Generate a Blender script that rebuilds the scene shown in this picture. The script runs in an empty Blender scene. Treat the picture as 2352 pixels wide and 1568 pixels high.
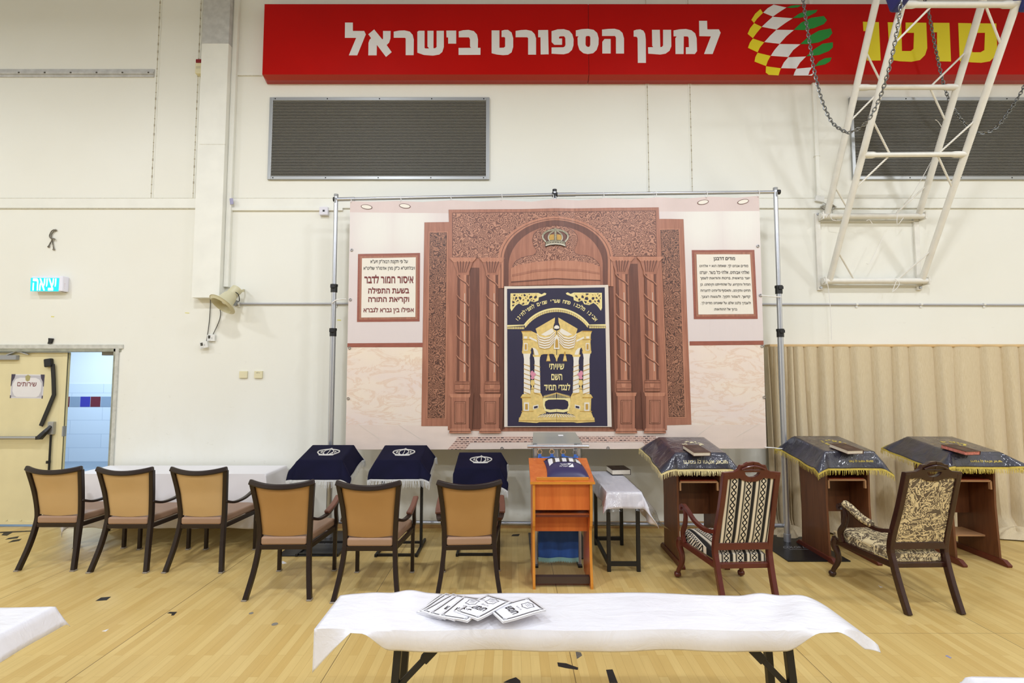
import bpy, bmesh, math, random
from mathutils import Vector, Matrix
from mathutils.geometry import tessellate_polygon

random.seed(7)
R = math.radians
PI = math.pi
C = bpy.context.scene.collection

# ------------------------------------------------------------------ camera, world, lamps, exposure
FPX, PITCH, EYE = 1150.0, R(3.66), 1.80
cam = bpy.data.cameras.new('camera')
cam.sensor_width = 36.0
cam.lens = 36.0 * FPX / 2352.0
cam.clip_end = 60
camo = bpy.data.objects.new('camera', cam)
C.objects.link(camo)
camo.location = (0, 0, EYE)
camo.rotation_euler = (PI / 2 + PITCH, 0, 0)
bpy.context.scene.camera = camo

vs = bpy.context.scene.view_settings
vs.view_transform = 'Standard'
vs.look = 'None'
vs.gamma = 1.0
vs.use_curve_mapping = False
vs.exposure = 0.0

world = bpy.data.worlds.new('world')
bpy.context.scene.world = world
world.use_nodes = True
bg = world.node_tree.nodes['Background']
bg.inputs[0].default_value = (0.95, 0.97, 1.0, 1)
bg.inputs[1].default_value = 0.29


def lamp(name, loc, energy, size, color=(1, 1, 1), spread=PI, target=None):
    l = bpy.data.lights.new(name, 'AREA')
    l.shape = 'DISK'
    l.size = size
    l.energy = energy
    l.color = color
    l.spread = spread
    o = bpy.data.objects.new(name, l)
    C.objects.link(o)
    o.location = loc
    if target is not None:
        o.rotation_euler = (Vector(target) - Vector(loc)).to_track_quat('-Z', 'Y').to_euler()
    return o


# the hall's lamps hang in rows: open ones over the room, shaded ones farther back (their shades leave the top of the wall dim)
LAMP = (0.955, 0.99, 1.05)
for yy, en in ((2.2, 98), (-2.2, 135)):
    for xx in (-7.2, -2.4, 2.4, 7.2):
        lamp('ceiling_lamp', (xx, yy, 6.25), en, 0.4, LAMP)
for xx in (-6.4, 0, 6.4):
    l_ = bpy.data.lights.new('ceiling_lamp', 'SPOT')
    l_.energy = 300
    l_.color = LAMP
    l_.spot_size = R(165)
    l_.spot_blend = 0.10
    l_.shadow_soft_size = 0.16
    o_ = bpy.data.objects.new('ceiling_lamp', l_)
    C.objects.link(o_)
    o_.location = (xx, -6.0, 7.2)
# the side room's own ceiling lamp, cooler than the hall's
lamp('corridor_lamp', (-8.2, 8.6, 3.0), 130, 0.8, (0.66, 0.83, 1.0))


# ------------------------------------------------------------------ from photograph pixel to point in the hall
_c, _s = math.cos(PITCH), math.sin(PITCH)


def ray(px, py):
    x = (px - 1176) / FPX
    y = (784 - py) / FPX
    return Vector((x, _c - y * _s, _s + y * _c))


def Zp(px, py, z=0.0):
    d = ray(px, py)
    return Vector((0, 0, EYE)) + d * ((z - EYE) / d.z)


def Yp(px, py, Y):
    d = ray(px, py)
    return Vector((0, 0, EYE)) + d * (Y / d.y)


def Xp(px, py, X):
    d = ray(px, py)
    return Vector((0, 0, EYE)) + d * (X / d.x)


# ------------------------------------------------------------------ materials
def lin(c):
    return tuple(((v / 255) / 12.92 if v / 255 <= 0.04045 else ((v / 255 + 0.055) / 1.055) ** 2.4) for v in c) + (1.0,)


class NT:
    def __init__(s, name):
        s.m = bpy.data.materials.new(name)
        s.m.use_nodes = True
        s.t = s.m.node_tree
        s.b = s.t.nodes['Principled BSDF']

    def n(s, kind, **kw):
        q = s.t.nodes.new(kind)
        for k, v in kw.items():
            if k.startswith('i_'):
                key = k[2:]
                key = int(key) if key.isdigit() else key.replace('_', ' ')
                q.inputs[key].default_value = v
            else:
                setattr(q, k, v)
        return q

    def l(s, a, b):
        s.t.links.new(a, b)

    def ramp(s, fac, stops, interp='LINEAR'):
        q = s.n('ShaderNodeValToRGB')
        q.color_ramp.interpolation = interp
        e = q.color_ramp.elements
        while len(e) < len(stops):
            e.new(0.5)
        for k, (p, c) in enumerate(stops):
            e[k].position = p
            e[k].color = c
        s.l(fac, q.inputs[0])
        return q.outputs[0]

    def mix(s, fac, a, b, mode='MIX'):
        q = s.n('ShaderNodeMix', data_type='RGBA', blend_type=mode)
        for sock, v in ((q.inputs['Factor'], fac), (q.inputs[6], a), (q.inputs[7], b)):
            if hasattr(v, 'links'):
                s.l(v, sock)
            else:
                sock.default_value = v
        return q.outputs[2]

    def math(s, op, a, b=0.0):
        q = s.n('ShaderNodeMath', operation=op)
        for sock, v in ((q.inputs[0], a), (q.inputs[1], b)):
            if hasattr(v, 'links'):
                s.l(v, sock)
            else:
                sock.default_value = v
        return q.outputs[0]

    def coord(s, kind='Object', scale=(1, 1, 1), rot=(0, 0, 0), loc=(0, 0, 0)):
        if kind == 'Position':
            o = s.n('ShaderNodeNewGeometry').outputs['Position']
        else:
            o = s.n('ShaderNodeTexCoord').outputs[kind]
        mp = s.n('ShaderNodeMapping')
        mp.inputs['Scale'].default_value = scale
        mp.inputs['Rotation'].default_value = rot
        mp.inputs['Location'].default_value = loc
        s.l(o, mp.inputs[0])
        return mp.outputs[0]

    def noise(s, vec, scale, detail=3, rough=0.5, dist=0.0):
        q = s.n('ShaderNodeTexNoise')
        q.inputs['Scale'].default_value = scale
        q.inputs['Detail'].default_value = detail
        q.inputs['Roughness'].default_value = rough
        q.inputs['Distortion'].default_value = dist
        s.l(vec, q.inputs['Vector'])
        return q.outputs['Fac']

    def bump(s, h, strength=0.3, dist=0.01):
        q = s.n('ShaderNodeBump')
        q.inputs['Strength'].default_value = strength
        q.inputs['Distance'].default_value = dist
        s.l(h, q.inputs['Height'])
        s.l(q.outputs[0], s.b.inputs['Normal'])

    def col(s, v):
        if hasattr(v, 'links'):
            s.l(v, s.b.inputs['Base Color'])
        else:
            s.b.inputs['Base Color'].default_value = v


def mat(name, rgb, rough=0.5, metal=0.0, vary=0.0, vscale=8.0, bump=0.0, bscale=60.0, spec=0.5, sheen=0.0, kind='Object'):
    t = NT(name)
    c = lin(rgb)
    t.b.inputs['Roughness'].default_value = rough
    t.b.inputs['Metallic'].default_value = metal
    t.b.inputs['Specular IOR Level'].default_value = spec
    if sheen:
        t.b.inputs['Sheen Weight'].default_value = sheen
    if vary:
        f = t.noise(t.coord(kind), vscale, 4)
        a = tuple(min(1, x * (1 - vary)) for x in c[:3]) + (1,)
        b = tuple(min(1, x * (1 + vary)) for x in c[:3]) + (1,)
        t.col(t.ramp(f, ((0.3, a), (0.7, b))))
    else:
        t.col(c)
    if bump:
        t.bump(t.noise(t.coord(kind), bscale, 3), bump, 0.005)
    return t.m


def wood(name, dark, light, rough=0.4, axis='z', scale=1.0, kind='Object'):
    t = NT(name)
    sc = {'x': (1.2, 14, 14), 'y': (14, 1.2, 14), 'z': (14, 14, 1.2)}[axis]
    v = t.coord(kind, tuple(q * scale for q in sc))
    f = t.noise(v, 1.6, 6, 0.6, 0.8)
    t.col(t.ramp(f, ((0.25, lin(dark)), (0.75, lin(light)))))
    t.b.inputs['Roughness'].default_value = rough
    t.bump(f, 0.06, 0.003)
    return t.m


def emit(name, rgb, strength):
    t = NT(name)
    t.col(lin(rgb))
    t.b.inputs['Emission Color'].default_value = lin(rgb)
    t.b.inputs['Emission Strength'].default_value = strength
    return t.m


# ------------------------------------------------------------------ mesh building
class MB:
    def __init__(s):
        s.v, s.f, s.mi, s.cur = [], [], [], 0

    def add(s, vs_, fs):
        n = len(s.v)
        s.v += [Vector(q) for q in vs_]
        for f in fs:
            s.f.append([n + i for i in f])
            s.mi.append(s.cur)
        return s

    def box(s, c, d, rot=None, mi=None):
        if mi is not None:
            s.cur = mi
        x, y, z = d[0] / 2, d[1] / 2, d[2] / 2
        vv = [Vector((a, b, e)) for a in (-x, x) for b in (-y, y) for e in (-z, z)]
        if rot is not None:
            vv = [rot @ q for q in vv]
        return s.add([Vector(c) + q for q in vv],
                     [(0, 1, 3, 2), (4, 6, 7, 5), (0, 4, 5, 1), (2, 3, 7, 6), (0, 2, 6, 4), (1, 5, 7, 3)])

    def span(s, lo, hi, mi=None):
        return s.box([(a + b) / 2 for a, b in zip(lo, hi)], [abs(b - a) for a, b in zip(lo, hi)], None, mi)

    def sweep(s, pts, w, h, side=(1, 0, 0), closed=False):
        """rectangular section: w along 'side', h across; w,h may be lists"""
        pts = [Vector(p) for p in pts]
        side = Vector(side).normalized()
        n = len(pts)
        rings = []
        for i, p in enumerate(pts):
            a = pts[(i - 1) % n] if (i > 0 or closed) else p
            b = pts[(i + 1) % n] if (i < n - 1 or closed) else p
            t = (b - a).normalized()
            sd = (side - t * side.dot(t))
            sd = sd.normalized() if sd.length > 1e-4 else Vector((0, 1, 0))
            up = t.cross(sd)
            ww = (w[i] if isinstance(w, (list, tuple)) else w) / 2
            hh = (h[i] if isinstance(h, (list, tuple)) else h) / 2
            rings.append([p + sd * ww + up * hh, p - sd * ww + up * hh, p - sd * ww - up * hh, p + sd * ww - up * hh])
        return s.rings(rings, closed)

    def tube(s, pts, r, n=8, closed=False):
        pts = [Vector(p) for p in pts]
        m = len(pts)
        rings = []
        nrm = None
        for i, p in enumerate(pts):
            a = pts[(i - 1) % m] if (i > 0 or closed) else p
            b = pts[(i + 1) % m] if (i < m - 1 or closed) else p
            t = (b - a).normalized()
            if nrm is None:
                nrm = t.orthogonal().normalized()
            nrm = (nrm - t * nrm.dot(t))
            nrm = nrm.normalized() if nrm.length > 1e-5 else t.orthogonal().normalized()
            bi = t.cross(nrm)
            rr = r[i] if isinstance(r, (list, tuple)) else r
            rings.append([p + (nrm * math.cos(2 * PI * k / n) + bi * math.sin(2 * PI * k / n)) * rr for k in range(n)])
        return s.rings(rings, closed)

    def rings(s, rings, closed=False, cap=True):
        n = len(rings[0])
        vv = [q for r_ in rings for q in r_]
        ff = []
        m = len(rings)
        for i in range(m if closed else m - 1):
            j = (i + 1) % m
            for k in range(n):
                l = (k + 1) % n
                ff.append((i * n + k, i * n + l, j * n + l, j * n + k))
        if not closed and cap:
            ff.append(tuple(range(n - 1, -1, -1)))
            ff.append(tuple((m - 1) * n + k for k in range(n)))
        return s.add(vv, ff)

    def lathe(s, prof, n=24, M=None, cap=True):
        rings = [[Vector((r_ * math.cos(2 * PI * k / n), r_ * math.sin(2 * PI * k / n), z)) for k in range(n)] for r_, z in prof]
        if M is not None:
            rings = [[M @ q for q in r_] for r_ in rings]
        return s.rings(rings, False, cap)

    def poly(s, pts, depth=None):
        """flat polygon, or a prism when depth (a vector) is given"""
        pts = [Vector(p) for p in pts]
        n = len(pts)
        if depth is None:
            return s.add(pts, [tuple(range(n))])
        d = Vector(depth)
        vv = pts + [p + d for p in pts]
        ff = [tuple(range(n)), tuple(range(2 * n - 1, n - 1, -1))]
        for k in range(n):
            l = (k + 1) % n
            ff.append((k, k + n, l + n, l))
        return s.add(vv, ff)

    def grid(s, fn, nu, nv):
        vv = [fn(i / nu, j / nv) for j in range(nv + 1) for i in range(nu + 1)]
        ff = [(j * (nu + 1) + i, j * (nu + 1) + i + 1, (j + 1) * (nu + 1) + i + 1, (j + 1) * (nu + 1) + i)
              for j in range(nv) for i in range(nu)]
        return s.add(vv, ff)

    def build(s, name, mats, parent=None, world=False, bevel=0.0, bseg=2, smooth=None, sub=0, solid=0.0, loc=None):
        if not isinstance(mats, (list, tuple)):
            mats = [mats]
        vv = s.v
        if world and parent is not None:
            off = Vector((0, 0, 0))
            p = parent
            while p is not None:
                off += p.location
                p = p.parent
            vv = [q - off for q in vv]
        origin = Vector((0, 0, 0))
        if parent is None and not loc:
            lo = Vector([min(q[k] for q in vv) for k in range(3)])
            hi = Vector([max(q[k] for q in vv) for k in range(3)])
            origin = Vector(((lo.x + hi.x) / 2, (lo.y + hi.y) / 2, lo.z))
            vv = [q - origin for q in vv]
        me = bpy.data.meshes.new(name)
        me.from_pydata([tuple(q) for q in vv], [], s.f)
        for m in mats:
            me.materials.append(m)
        me.polygons.foreach_set('material_index', s.mi)
        bm = bmesh.new()
        bm.from_mesh(me)
        bmesh.ops.recalc_face_normals(bm, faces=bm.faces)
        bm.to_mesh(me)
        bm.free()
        if smooth:
            me.polygons.foreach_set('use_smooth', [True] * len(me.polygons))
            me.set_sharp_from_angle(angle=R(smooth))
        me.update()
        o = bpy.data.objects.new(name, me)
        C.objects.link(o)
        o.location = origin
        if loc:
            o.location = loc
        if parent is not None:
            o.parent = parent
        if solid:
            md = o.modifiers.new('thickness', 'SOLIDIFY')
            md.thickness = solid
            md.offset = -1
        if bevel:
            md = o.modifiers.new('edges', 'BEVEL')
            md.width = bevel
            md.segments = bseg
            md.limit_method = 'ANGLE'
            md.angle_limit = R(35)
        if sub:
            md = o.modifiers.new('smooth', 'SUBSURF')
            md.levels = sub
            md.render_levels = sub
        return o


def tag(o, label, cat, group=None):
    o['label'] = label
    o['category'] = cat
    if group:
        o['group'] = group
    return o


def thing(name, label, cat, loc=(0, 0, 0), rz=0.0, group=None):
    o = bpy.data.objects.new(name, None)
    o.empty_display_size = 0.1
    C.objects.link(o)
    o.location = loc
    o.rotation_euler = (0, 0, rz)
    return tag(o, label, cat, group)


def struct(o):
    o['kind'] = 'structure'
    return o


def dup(root, loc, rz, label, group=None):
    r = root.copy()
    C.objects.link(r)
    r.location = loc
    r.rotation_euler = (0, 0, rz)
    r['label'] = label
    if group:
        r['group'] = group
    for ch in list(root.children):
        c = ch.copy()
        C.objects.link(c)
        c.parent = r
        for g in list(ch.children):
            d = g.copy()
            C.objects.link(d)
            d.parent = c
    return r


_tc = {}


def text2d(body, bold=0.0, rtl=True):
    """outline text as 2D verts and faces: height about 1 per size unit"""
    key = (body, bold, rtl)
    if key in _tc:
        return _tc[key]
    cu = bpy.data.curves.new('lettering', 'FONT')
    cu.body = body[::-1] if rtl else body
    cu.size = 1.0
    cu.offset = bold
    cu.resolution_u = 3
    cu.fill_mode = 'NONE'
    o = bpy.data.objects.new('lettering', cu)
    C.objects.link(o)
    ev = o.evaluated_get(bpy.context.evaluated_depsgraph_get())
    me = ev.to_mesh()
    co = [(q.co.x, q.co.y) for q in me.vertices]
    nb = {}
    for ed in me.edges:
        i, j = ed.vertices
        nb.setdefault(i, []).append(j)
        nb.setdefault(j, []).append(i)
    ev.to_mesh_clear()
    bpy.data.objects.remove(o)
    bpy.data.curves.remove(cu)
    loops, seen = [], set()
    for st_ in nb:
        if st_ in seen:
            continue
        lp, cur, prev = [st_], st_, None
        seen.add(st_)
        while True:
            nx = [q for q in nb[cur] if q != prev and q not in seen]
            if not nx:
                break
            prev, cur = cur, nx[0]
            seen.add(cur)
            lp.append(cur)
        if len(lp) > 2:
            loops.append([co[i] for i in lp])
    area = lambda l: sum(p[0] * q[1] - q[0] * p[1] for p, q in zip(l, l[1:] + l[:1])) / 2
    big = max(loops, key=lambda l: abs(area(l)))
    sg_ = 1 if area(big) > 0 else -1

    def inside(p, l):
        r = False
        for (xa, ya), (xb, yb) in zip(l, l[1:] + l[:1]):
            if (ya > p[1]) != (yb > p[1]) and p[0] < (xb - xa) * (p[1] - ya) / (yb - ya) + xa:
                r = not r
        return r
    outer = [l for l in loops if area(l) * sg_ > 0]
    holes = [l for l in loops if area(l) * sg_ <= 0]
    loose = [h for h in holes if not any(inside(h[0], l) for l in outer)]
    holes = [h for h in holes if h not in loose]
    outer += [h[::-1] for h in loose]

    def grow(l, d):
        out = []
        n_ = len(l)
        for i in range(n_):
            (xa, ya), (xb, yb), (xc, yc) = l[i - 1], l[i], l[(i + 1) % n_]
            l1, l2 = math.hypot(xb - xa, yb - ya) or 1, math.hypot(xc - xb, yc - yb) or 1
            n1, n2 = ((yb - ya) / l1, -(xb - xa) / l1), ((yc - yb) / l2, -(xc - xb) / l2)
            mx_, my_ = n1[0] + n2[0], n1[1] + n2[1]
            k = mx_ * mx_ + my_ * my_
            f_ = 2 / max(k, 1.0)
            out.append((xb + d * .65 * sg_ * mx_ * f_ , yb + d * 1.3 * sg_ * my_ * f_))
        return out
    if bold:
        outer = [grow(l, bold) for l in outer]
        holes = [grow(l, bold) for l in holes]
    vv, ff, ly = [], [], []
    for gi, l in enumerate(outer):
        grp = [l] + [h for h in holes if inside(h[0], l)]
        flat_ = [q for g in grp for q in g]
        tri = tessellate_polygon([[Vector((x, y, 0)) for x, y in g] for g in grp])
        n0 = len(vv)
        vv += flat_
        ly += [gi % 3] * len(flat_)
        ff += [tuple(n0 + i for i in t3) for t3 in tri]
    x0 = min(q[0] for q in vv)
    x1 = max(q[0] for q in vv)
    y0 = min(q[1] for q in vv)
    y1 = max(q[1] for q in vv)
    r = ([((x - x0) / (x1 - x0), (y - y0) / (y1 - y0)) for x, y in vv], ff, (x1 - x0) / (y1 - y0), ly)
    _tc[key] = r
    return r


def put_text(mb, body, fn, bold=0.0, rtl=True):
    """fn maps (u 0..1 left to right, v 0..1 bottom to top) to a point"""
    vv, ff, asp, ly = text2d(body, bold, rtl)
    nn = (Vector(fn(1, .5)) - Vector(fn(0, .5))).cross(Vector(fn(.5, 1)) - Vector(fn(.5, 0))).normalized() * .00025
    mb.add([Vector(fn(u, v)) + nn * k for (u, v), k in zip(vv, ly)], ff)


def quad_map(tl, tr, br, bl):
    tl, tr, br, bl = map(Vector, (tl, tr, br, bl))
    return lambda u, v: (bl * (1 - u) + br * u) * (1 - v) + (tl * (1 - u) + tr * u) * v


def arc(cx, cy, r, a0, a1, n, ry=None):
    ry = r if ry is None else ry
    return [(cx + r * math.cos(R(a0 + (a1 - a0) * k / n)), cy - ry * math.sin(R(a0 + (a1 - a0) * k / n))) for k in range(n + 1)]


def catmull(pts, n=6):
    pts = [Vector(p) for p in pts]
    out = []
    for i in range(len(pts) - 1):
        p0 = pts[max(i - 1, 0)]
        p1, p2 = pts[i], pts[i + 1]
        p3 = pts[min(i + 2, len(pts) - 1)]
        for k in range(n):
            t = k / n
            out.append(0.5 * ((2 * p1) + (p2 - p0) * t + (2 * p0 - 5 * p1 + 4 * p2 - p3) * t * t + (3 * p1 - p0 - 3 * p2 + p3) * t ** 3))
    out.append(pts[-1])
    return out

# ================================================================== SETTING
D = 5.98          # the wall the photograph faces


def W(px, py, off=0.0):
    """point on the far wall (off = distance in front of it)"""
    return Yp(px, py, D - off)


# ---- wall paint: cream, with scuffs and small dents
t = NT('cream_wall_paint')
pos = t.coord('Position')
big = t.noise(pos, 0.7, 3)
base = t.ramp(big, ((0.3, lin((232, 231, 221))), (0.7, lin((236, 236, 228)))))
sc1 = t.noise(t.coord('Position', (9, 9, 16)), 1.0, 5, 0.62)
sc2 = t.noise(t.coord('Position', (1, 1, 1)), 0.9, 2)
low = t.n('ShaderNodeSeparateXYZ')
t.l(t.n('ShaderNodeNewGeometry').outputs['Position'], low.inputs[0])
lowm = t.n('ShaderNodeMapRange')
lowm.inputs[1].default_value = 3.0
lowm.inputs[2].default_value = 0.0
lowm.inputs[3].default_value = 0.0
lowm.inputs[4].default_value = 0.55
t.l(low.outputs[2], lowm.inputs[0])
spk = t.ramp(sc1, ((0.66, (0, 0, 0, 1)), (0.74, (1, 1, 1, 1))))
m1 = t.math('MULTIPLY', t.math('MULTIPLY', spk, lowm.outputs[0]), sc2)
grime = t.ramp(t.noise(t.coord('Position', (2.2, 1, 1.1)), 1.3, 5, 0.65), ((0.5, (0, 0, 0, 1)), (0.8, (1, 1, 1, 1))))
m2 = t.math('MULTIPLY', t.math('MULTIPLY', grime, lowm.outputs[0]), 0.35)
colr = t.mix(m1, base, lin((140, 132, 108)))
colr = t.mix(m2, colr, lin((205, 197, 165)))
t.col(colr)
t.b.inputs['Roughness'].default_value = 0.55
t.bump(t.noise(pos, 40, 3), 0.06, 0.004)
M_wall = t.m
M_trim = mat('cream_trim_paint', (234, 234, 226), 0.5, vary=0.03, vscale=5, kind='Position')
M_seam = mat('seam_filler', (202, 198, 180), 0.7, vary=0.15, vscale=30, kind='Position')
M_grey = mat('grey_brushed_paint', (190, 190, 188), 0.6, vary=0.12, vscale=14)
M_rivet = mat('rust_specks', (174, 164, 144), 0.7)

# ---- floor: printed maple strips laid toward the wall, on sheets with dark joints
t = NT('maple_sports_floor')
v = t.coord('Position', (1, 1, 1), (0, 0, PI / 2))
br = t.n('ShaderNodeTexBrick')
br.offset = 0.37
br.inputs['Color1'].default_value = lin((214, 187, 122))
br.inputs['Color2'].default_value = lin((200, 168, 101))
br.inputs['Mortar'].default_value = lin((180, 146, 86))
br.inputs['Scale'].default_value = 1.0
br.inputs['Mortar Size'].default_value = 0.0008
br.inputs['Bias'].default_value = -0.15
br.inputs['Brick Width'].default_value = 0.62
br.inputs['Row Height'].default_value = 0.058
t.l(v, br.inputs['Vector'])
grain = t.noise(t.coord('Position', (46, 2.4, 1)), 1.0, 5, 0.6)
g2 = t.ramp(grain, ((0.3, (0.90, 0.88, 0.84, 1)), (0.7, (1.05, 1.05, 1.05, 1))))
c1 = t.mix(0.55, br.outputs['Color'], g2, 'MULTIPLY')
blot = t.ramp(t.noise(t.coord('Position'), 1.1, 3), ((0.3, (0.95, 0.94, 0.92, 1)), (0.7, (1.03, 1.03, 1.03, 1))))
c1 = t.mix(0.7, c1, blot, 'MULTIPLY')
dots = t.ramp(t.noise(t.coord('Position'), 85, 2, 0.6), ((0.72, (0, 0, 0, 1)), (0.78, (1, 1, 1, 1))))
c1 = t.mix(t.math('MULTIPLY', dots, 0.45), c1, lin((120, 92, 58)))
# joints between the sheets, every 1.49 m
sx = t.n('ShaderNodeSeparateXYZ')
t.l(t.n('ShaderNodeNewGeometry').outputs['Position'], sx.inputs[0])
fx = t.math('FRACT', t.math('DIVIDE', t.math('ADD', sx.outputs[0], 15.2715), 1.49))
jm = t.math('LESS_THAN', t.math('ABSOLUTE', t.math('SUBTRACT', fx, 0.5)), 0.0016)
jy = t.math('LESS_THAN', t.math('ABSOLUTE', t.math('SUBTRACT', sx.outputs[1], 3.6)), 0.0016)
jr = t.math('GREATER_THAN', sx.outputs[0], 1.9)
jm = t.math('MAXIMUM', jm, t.math('MULTIPLY', jy, jr))
c1 = t.mix(t.math('MULTIPLY', jm, 0.8), c1, lin((84, 66, 42)))
t.col(c1)
t.b.inputs['Roughness'].default_value = 0.38
t.b.inputs['Specular IOR Level'].default_value = 0.35
M_floor = t.m

struct(MB().span((-9, -9, -0.1), (9, D + 0.05, 0)).build('floor', M_floor))

# ---- far wall with the doorway (its left part runs out of the picture)
DX0, DX1, DZ = -7.0, -4.72, 2.10
wall = MB()
wall.span((DX1, D, 0), (9, D + 0.18, 9))
wall.span((DX0, D, DZ), (DX1, D + 0.18, 9))
wall.span((-9, D, 0), (DX0, D + 0.18, 9))
wall = struct(wall.build('wall_back', M_wall))
# the hall goes on behind the camera
struct(MB().span((-9.2, -9, 0), (-9.0, D + 0.2, 9)).build('wall_left', M_wall))
struct(MB().span((9.0, -9, 0), (9.2, D + 0.2, 9)).build('wall_right', M_wall))

# ---- boxed column with its trunking
p0, p1 = W(482, 0), W(543, 0)
col_x0, col_x1 = -3.78, -3.455
col_z = W(455, 683, 0.12).z
cb = MB()
cb.span((col_x0, D - 0.12, col_z), (col_x1, D, 9))
cb.cur = 1
cb.span((col_x0 - 0.001, D - 0.1215, Yp(500, 100, D - 0.12).z), (col_x1 + 0.001, D - 0.05, 9))
cb.cur = 2
cb.span((col_x0 + 0.02, D - 0.1208, W(500, 331, 0.12).z), (col_x1, D - 0.1, W(500, 332, 0.12).z))
struct(cb.build('trim_1', [M_trim, M_grey, M_seam]))
tr = MB()
tr.span((col_x1 + 0.003, D - 0.05, W(530, 660).z), (col_x1 + 0.06, D, 9))
tr.span((col_x1 + 0.012, D - 0.054, W(530, 660).z), (col_x1 + 0.03, D, 9))
struct(tr.build('trim_2', M_trim, bevel=0.004))

# ---- the horizontal strip across the wall and the panel joints above it
zb0, zb1 = W(1176, 478).z, W(1176, 456).z
tb = MB()
tb.span((-9, D - 0.012, zb0), (col_x0, D, zb1))
tb.span((col_x1 + 0.06, D - 0.012, zb0), (9, D, zb1))
tb.span((col_x1 + 0.06, D - 0.026, zb0 - 0.035), (col_x1 + 1.4, D, zb0), 0)
tb.cur = 1
tb.span((-9, D - 0.013, zb0 - 0.012), (col_x0, D, zb0 - 0.003))
tb.span((-9, D - 0.0125, zb1 - 0.002), (9, D, zb1 + 0.004))
tb.span((col_x1 + 1.4, D - 0.013, zb0 - 0.01), (9, D, zb0 - 0.003))
struct(tb.build('trim_3', [M_trim, M_seam]))
n = 4
for (xa, ya, xb, yb) in ((370, 0, 347, 455), (463, 0, 444, 455), (1484, 0, 1489, 440), (1583, 0, 1586, 440)):
    a, b = W(xa, ya), W(xb, yb)
    x = (a.x + b.x) / 2
    j = MB()
    j.span((x - 0.02, D - 0.006, b.z), (x + 0.02, D, 9), 0)
    j.span((x - 0.006, D - 0.008, b.z), (x + 0.006, D, 9), 1)
    j.cur = 2
    for k in range(26):
        z = b.z + 0.06 + k * 0.105 + random.uniform(-.02, .02)
        j.span((x - 0.006, D - 0.011, z), (x + 0.006, D, z + random.choice((0.01, 0.014, 0.03))))
    struct(j.build('trim_%d' % n, [M_trim, M_seam, M_rivet]))
    n += 1
s1 = MB()
z = W(560, 171).z
s1.span((col_x1 + 0.06, D - 0.008, z - 0.02), (9, D, z + 0.02), 0)
s1.span((col_x1 + 0.06, D - 0.009, z - 0.022), (9, D, z - 0.014), 1)
struct(s1.build('trim_%d' % n, [M_trim, M_seam]))
n += 1
# white duct strip down the right half of the wall
a, b = W(1866, 180), W(1872, 452)
d = MB()
d.span((a.x - 0.02, D - 0.035, b.z), (a.x + 0.025, D, 9))
d.span((a.x - 0.03, D - 0.04, W(1868, 359).z - 0.01), (a.x + 0.035, D, W(1868, 359).z))
struct(d.build('trim_%d' % n, M_trim, bevel=0.004))
n += 1
M_bwood = wood('baseboard_wood', (150, 112, 66), (196, 158, 104), 0.5, 'x')
struct(MB().span((DX1 + 0.06, D - 0.016, 0), (9, D, 0.075)).build('baseboard_back', M_bwood))

# ---- grey patches where letters were stripped from the wall, and dents
M_patch = mat('bare_grey_plaster', (164, 162, 152), 0.8, vary=0.15, vscale=40)
M_scuff = mat('dark_scuff', (92, 88, 80), 0.8)


def blot_mesh(mb, px, py, rx, rz, k, off=0.0016):
    rnd = random.Random(k)
    c = W(px, py)
    sx_ = 5.98 / FPX
    pts = []
    m = 16
    ph = rnd.uniform(0, 6)
    for i in range(m):
        a = 2 * PI * i / m
        rr = 1 + 0.25 * math.sin(2 * a + ph) + 0.15 * math.sin(3 * a + ph * 2) + rnd.uniform(-.1, .1)
        pts.append((c.x + rx * sx_ * rr * math.cos(a), D - off, c.z + rz * sx_ * rr * math.sin(a)))
    mb.poly(pts)


k = 0
for (px, py, rx, rz) in ((12, 754, 4, 7), (12, 767, 4, 5), (31, 751, 4, 5), (31, 766, 4, 5), (50, 755, 5, 8), (50, 767, 5, 4),
                         (69, 742, 8, 5), (64, 767, 3, 4), (73, 768, 4, 5), (119, 743, 8, 4), (118, 769, 8, 4),
                         (156, 746, 5, 5), (167, 744, 4, 5), (154, 768, 2, 3), (164, 768, 3, 4)):
    mb = MB()
    blot_mesh(mb, px, py, rx, rz, k)
    mb.build('plaster_patch', M_patch, wall)
    k += 1
mb = MB()
c_ = W(231, 738)
mb.poly([(c_.x + 0.033 * math.cos(2 * PI * i / 24), D - 0.002, c_.z + 0.036 * math.sin(2 * PI * i / 24)) for i in range(24)])
mb.build('plaster_patch', M_patch, wall)
mb = MB()
for (px, py, rx, rz) in ((692, 735, 2.5, 2.5), (492, 948, 1.6, 1.2), (513, 1049, 2, 1), (526, 1046, 1.2, 3), (537, 947, 1.2, 1),
                         (559, 943, 1.6, 1.2), (597, 972, 1.2, 6), (583, 408, 1.2, 7), (338, 807, 1, 1), (677, 1015, 2.5, 1.8), (703, 560, 1.2, .8),
                         (2290, 745, .8, 5), (2000, 730, .8, 5), (2125, 757, 1.6, 4), (1200, 1050, 2.2, 5), (1206, 1062, 2, 3), (1175, 1183, 6, 4),
                         (660, 900, 2, 1), (2180, 410, .6, 1), (2190, 600, 1, 1), (610, 1130, 3, 1.2), (850, 1100, 2, 3), (870, 1155, 2, 2)):
    blot_mesh(mb, px, py, rx, rz, k, 0.0013)
    k += 1
mb.build('scuff_marks', M_scuff, wall)

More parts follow.
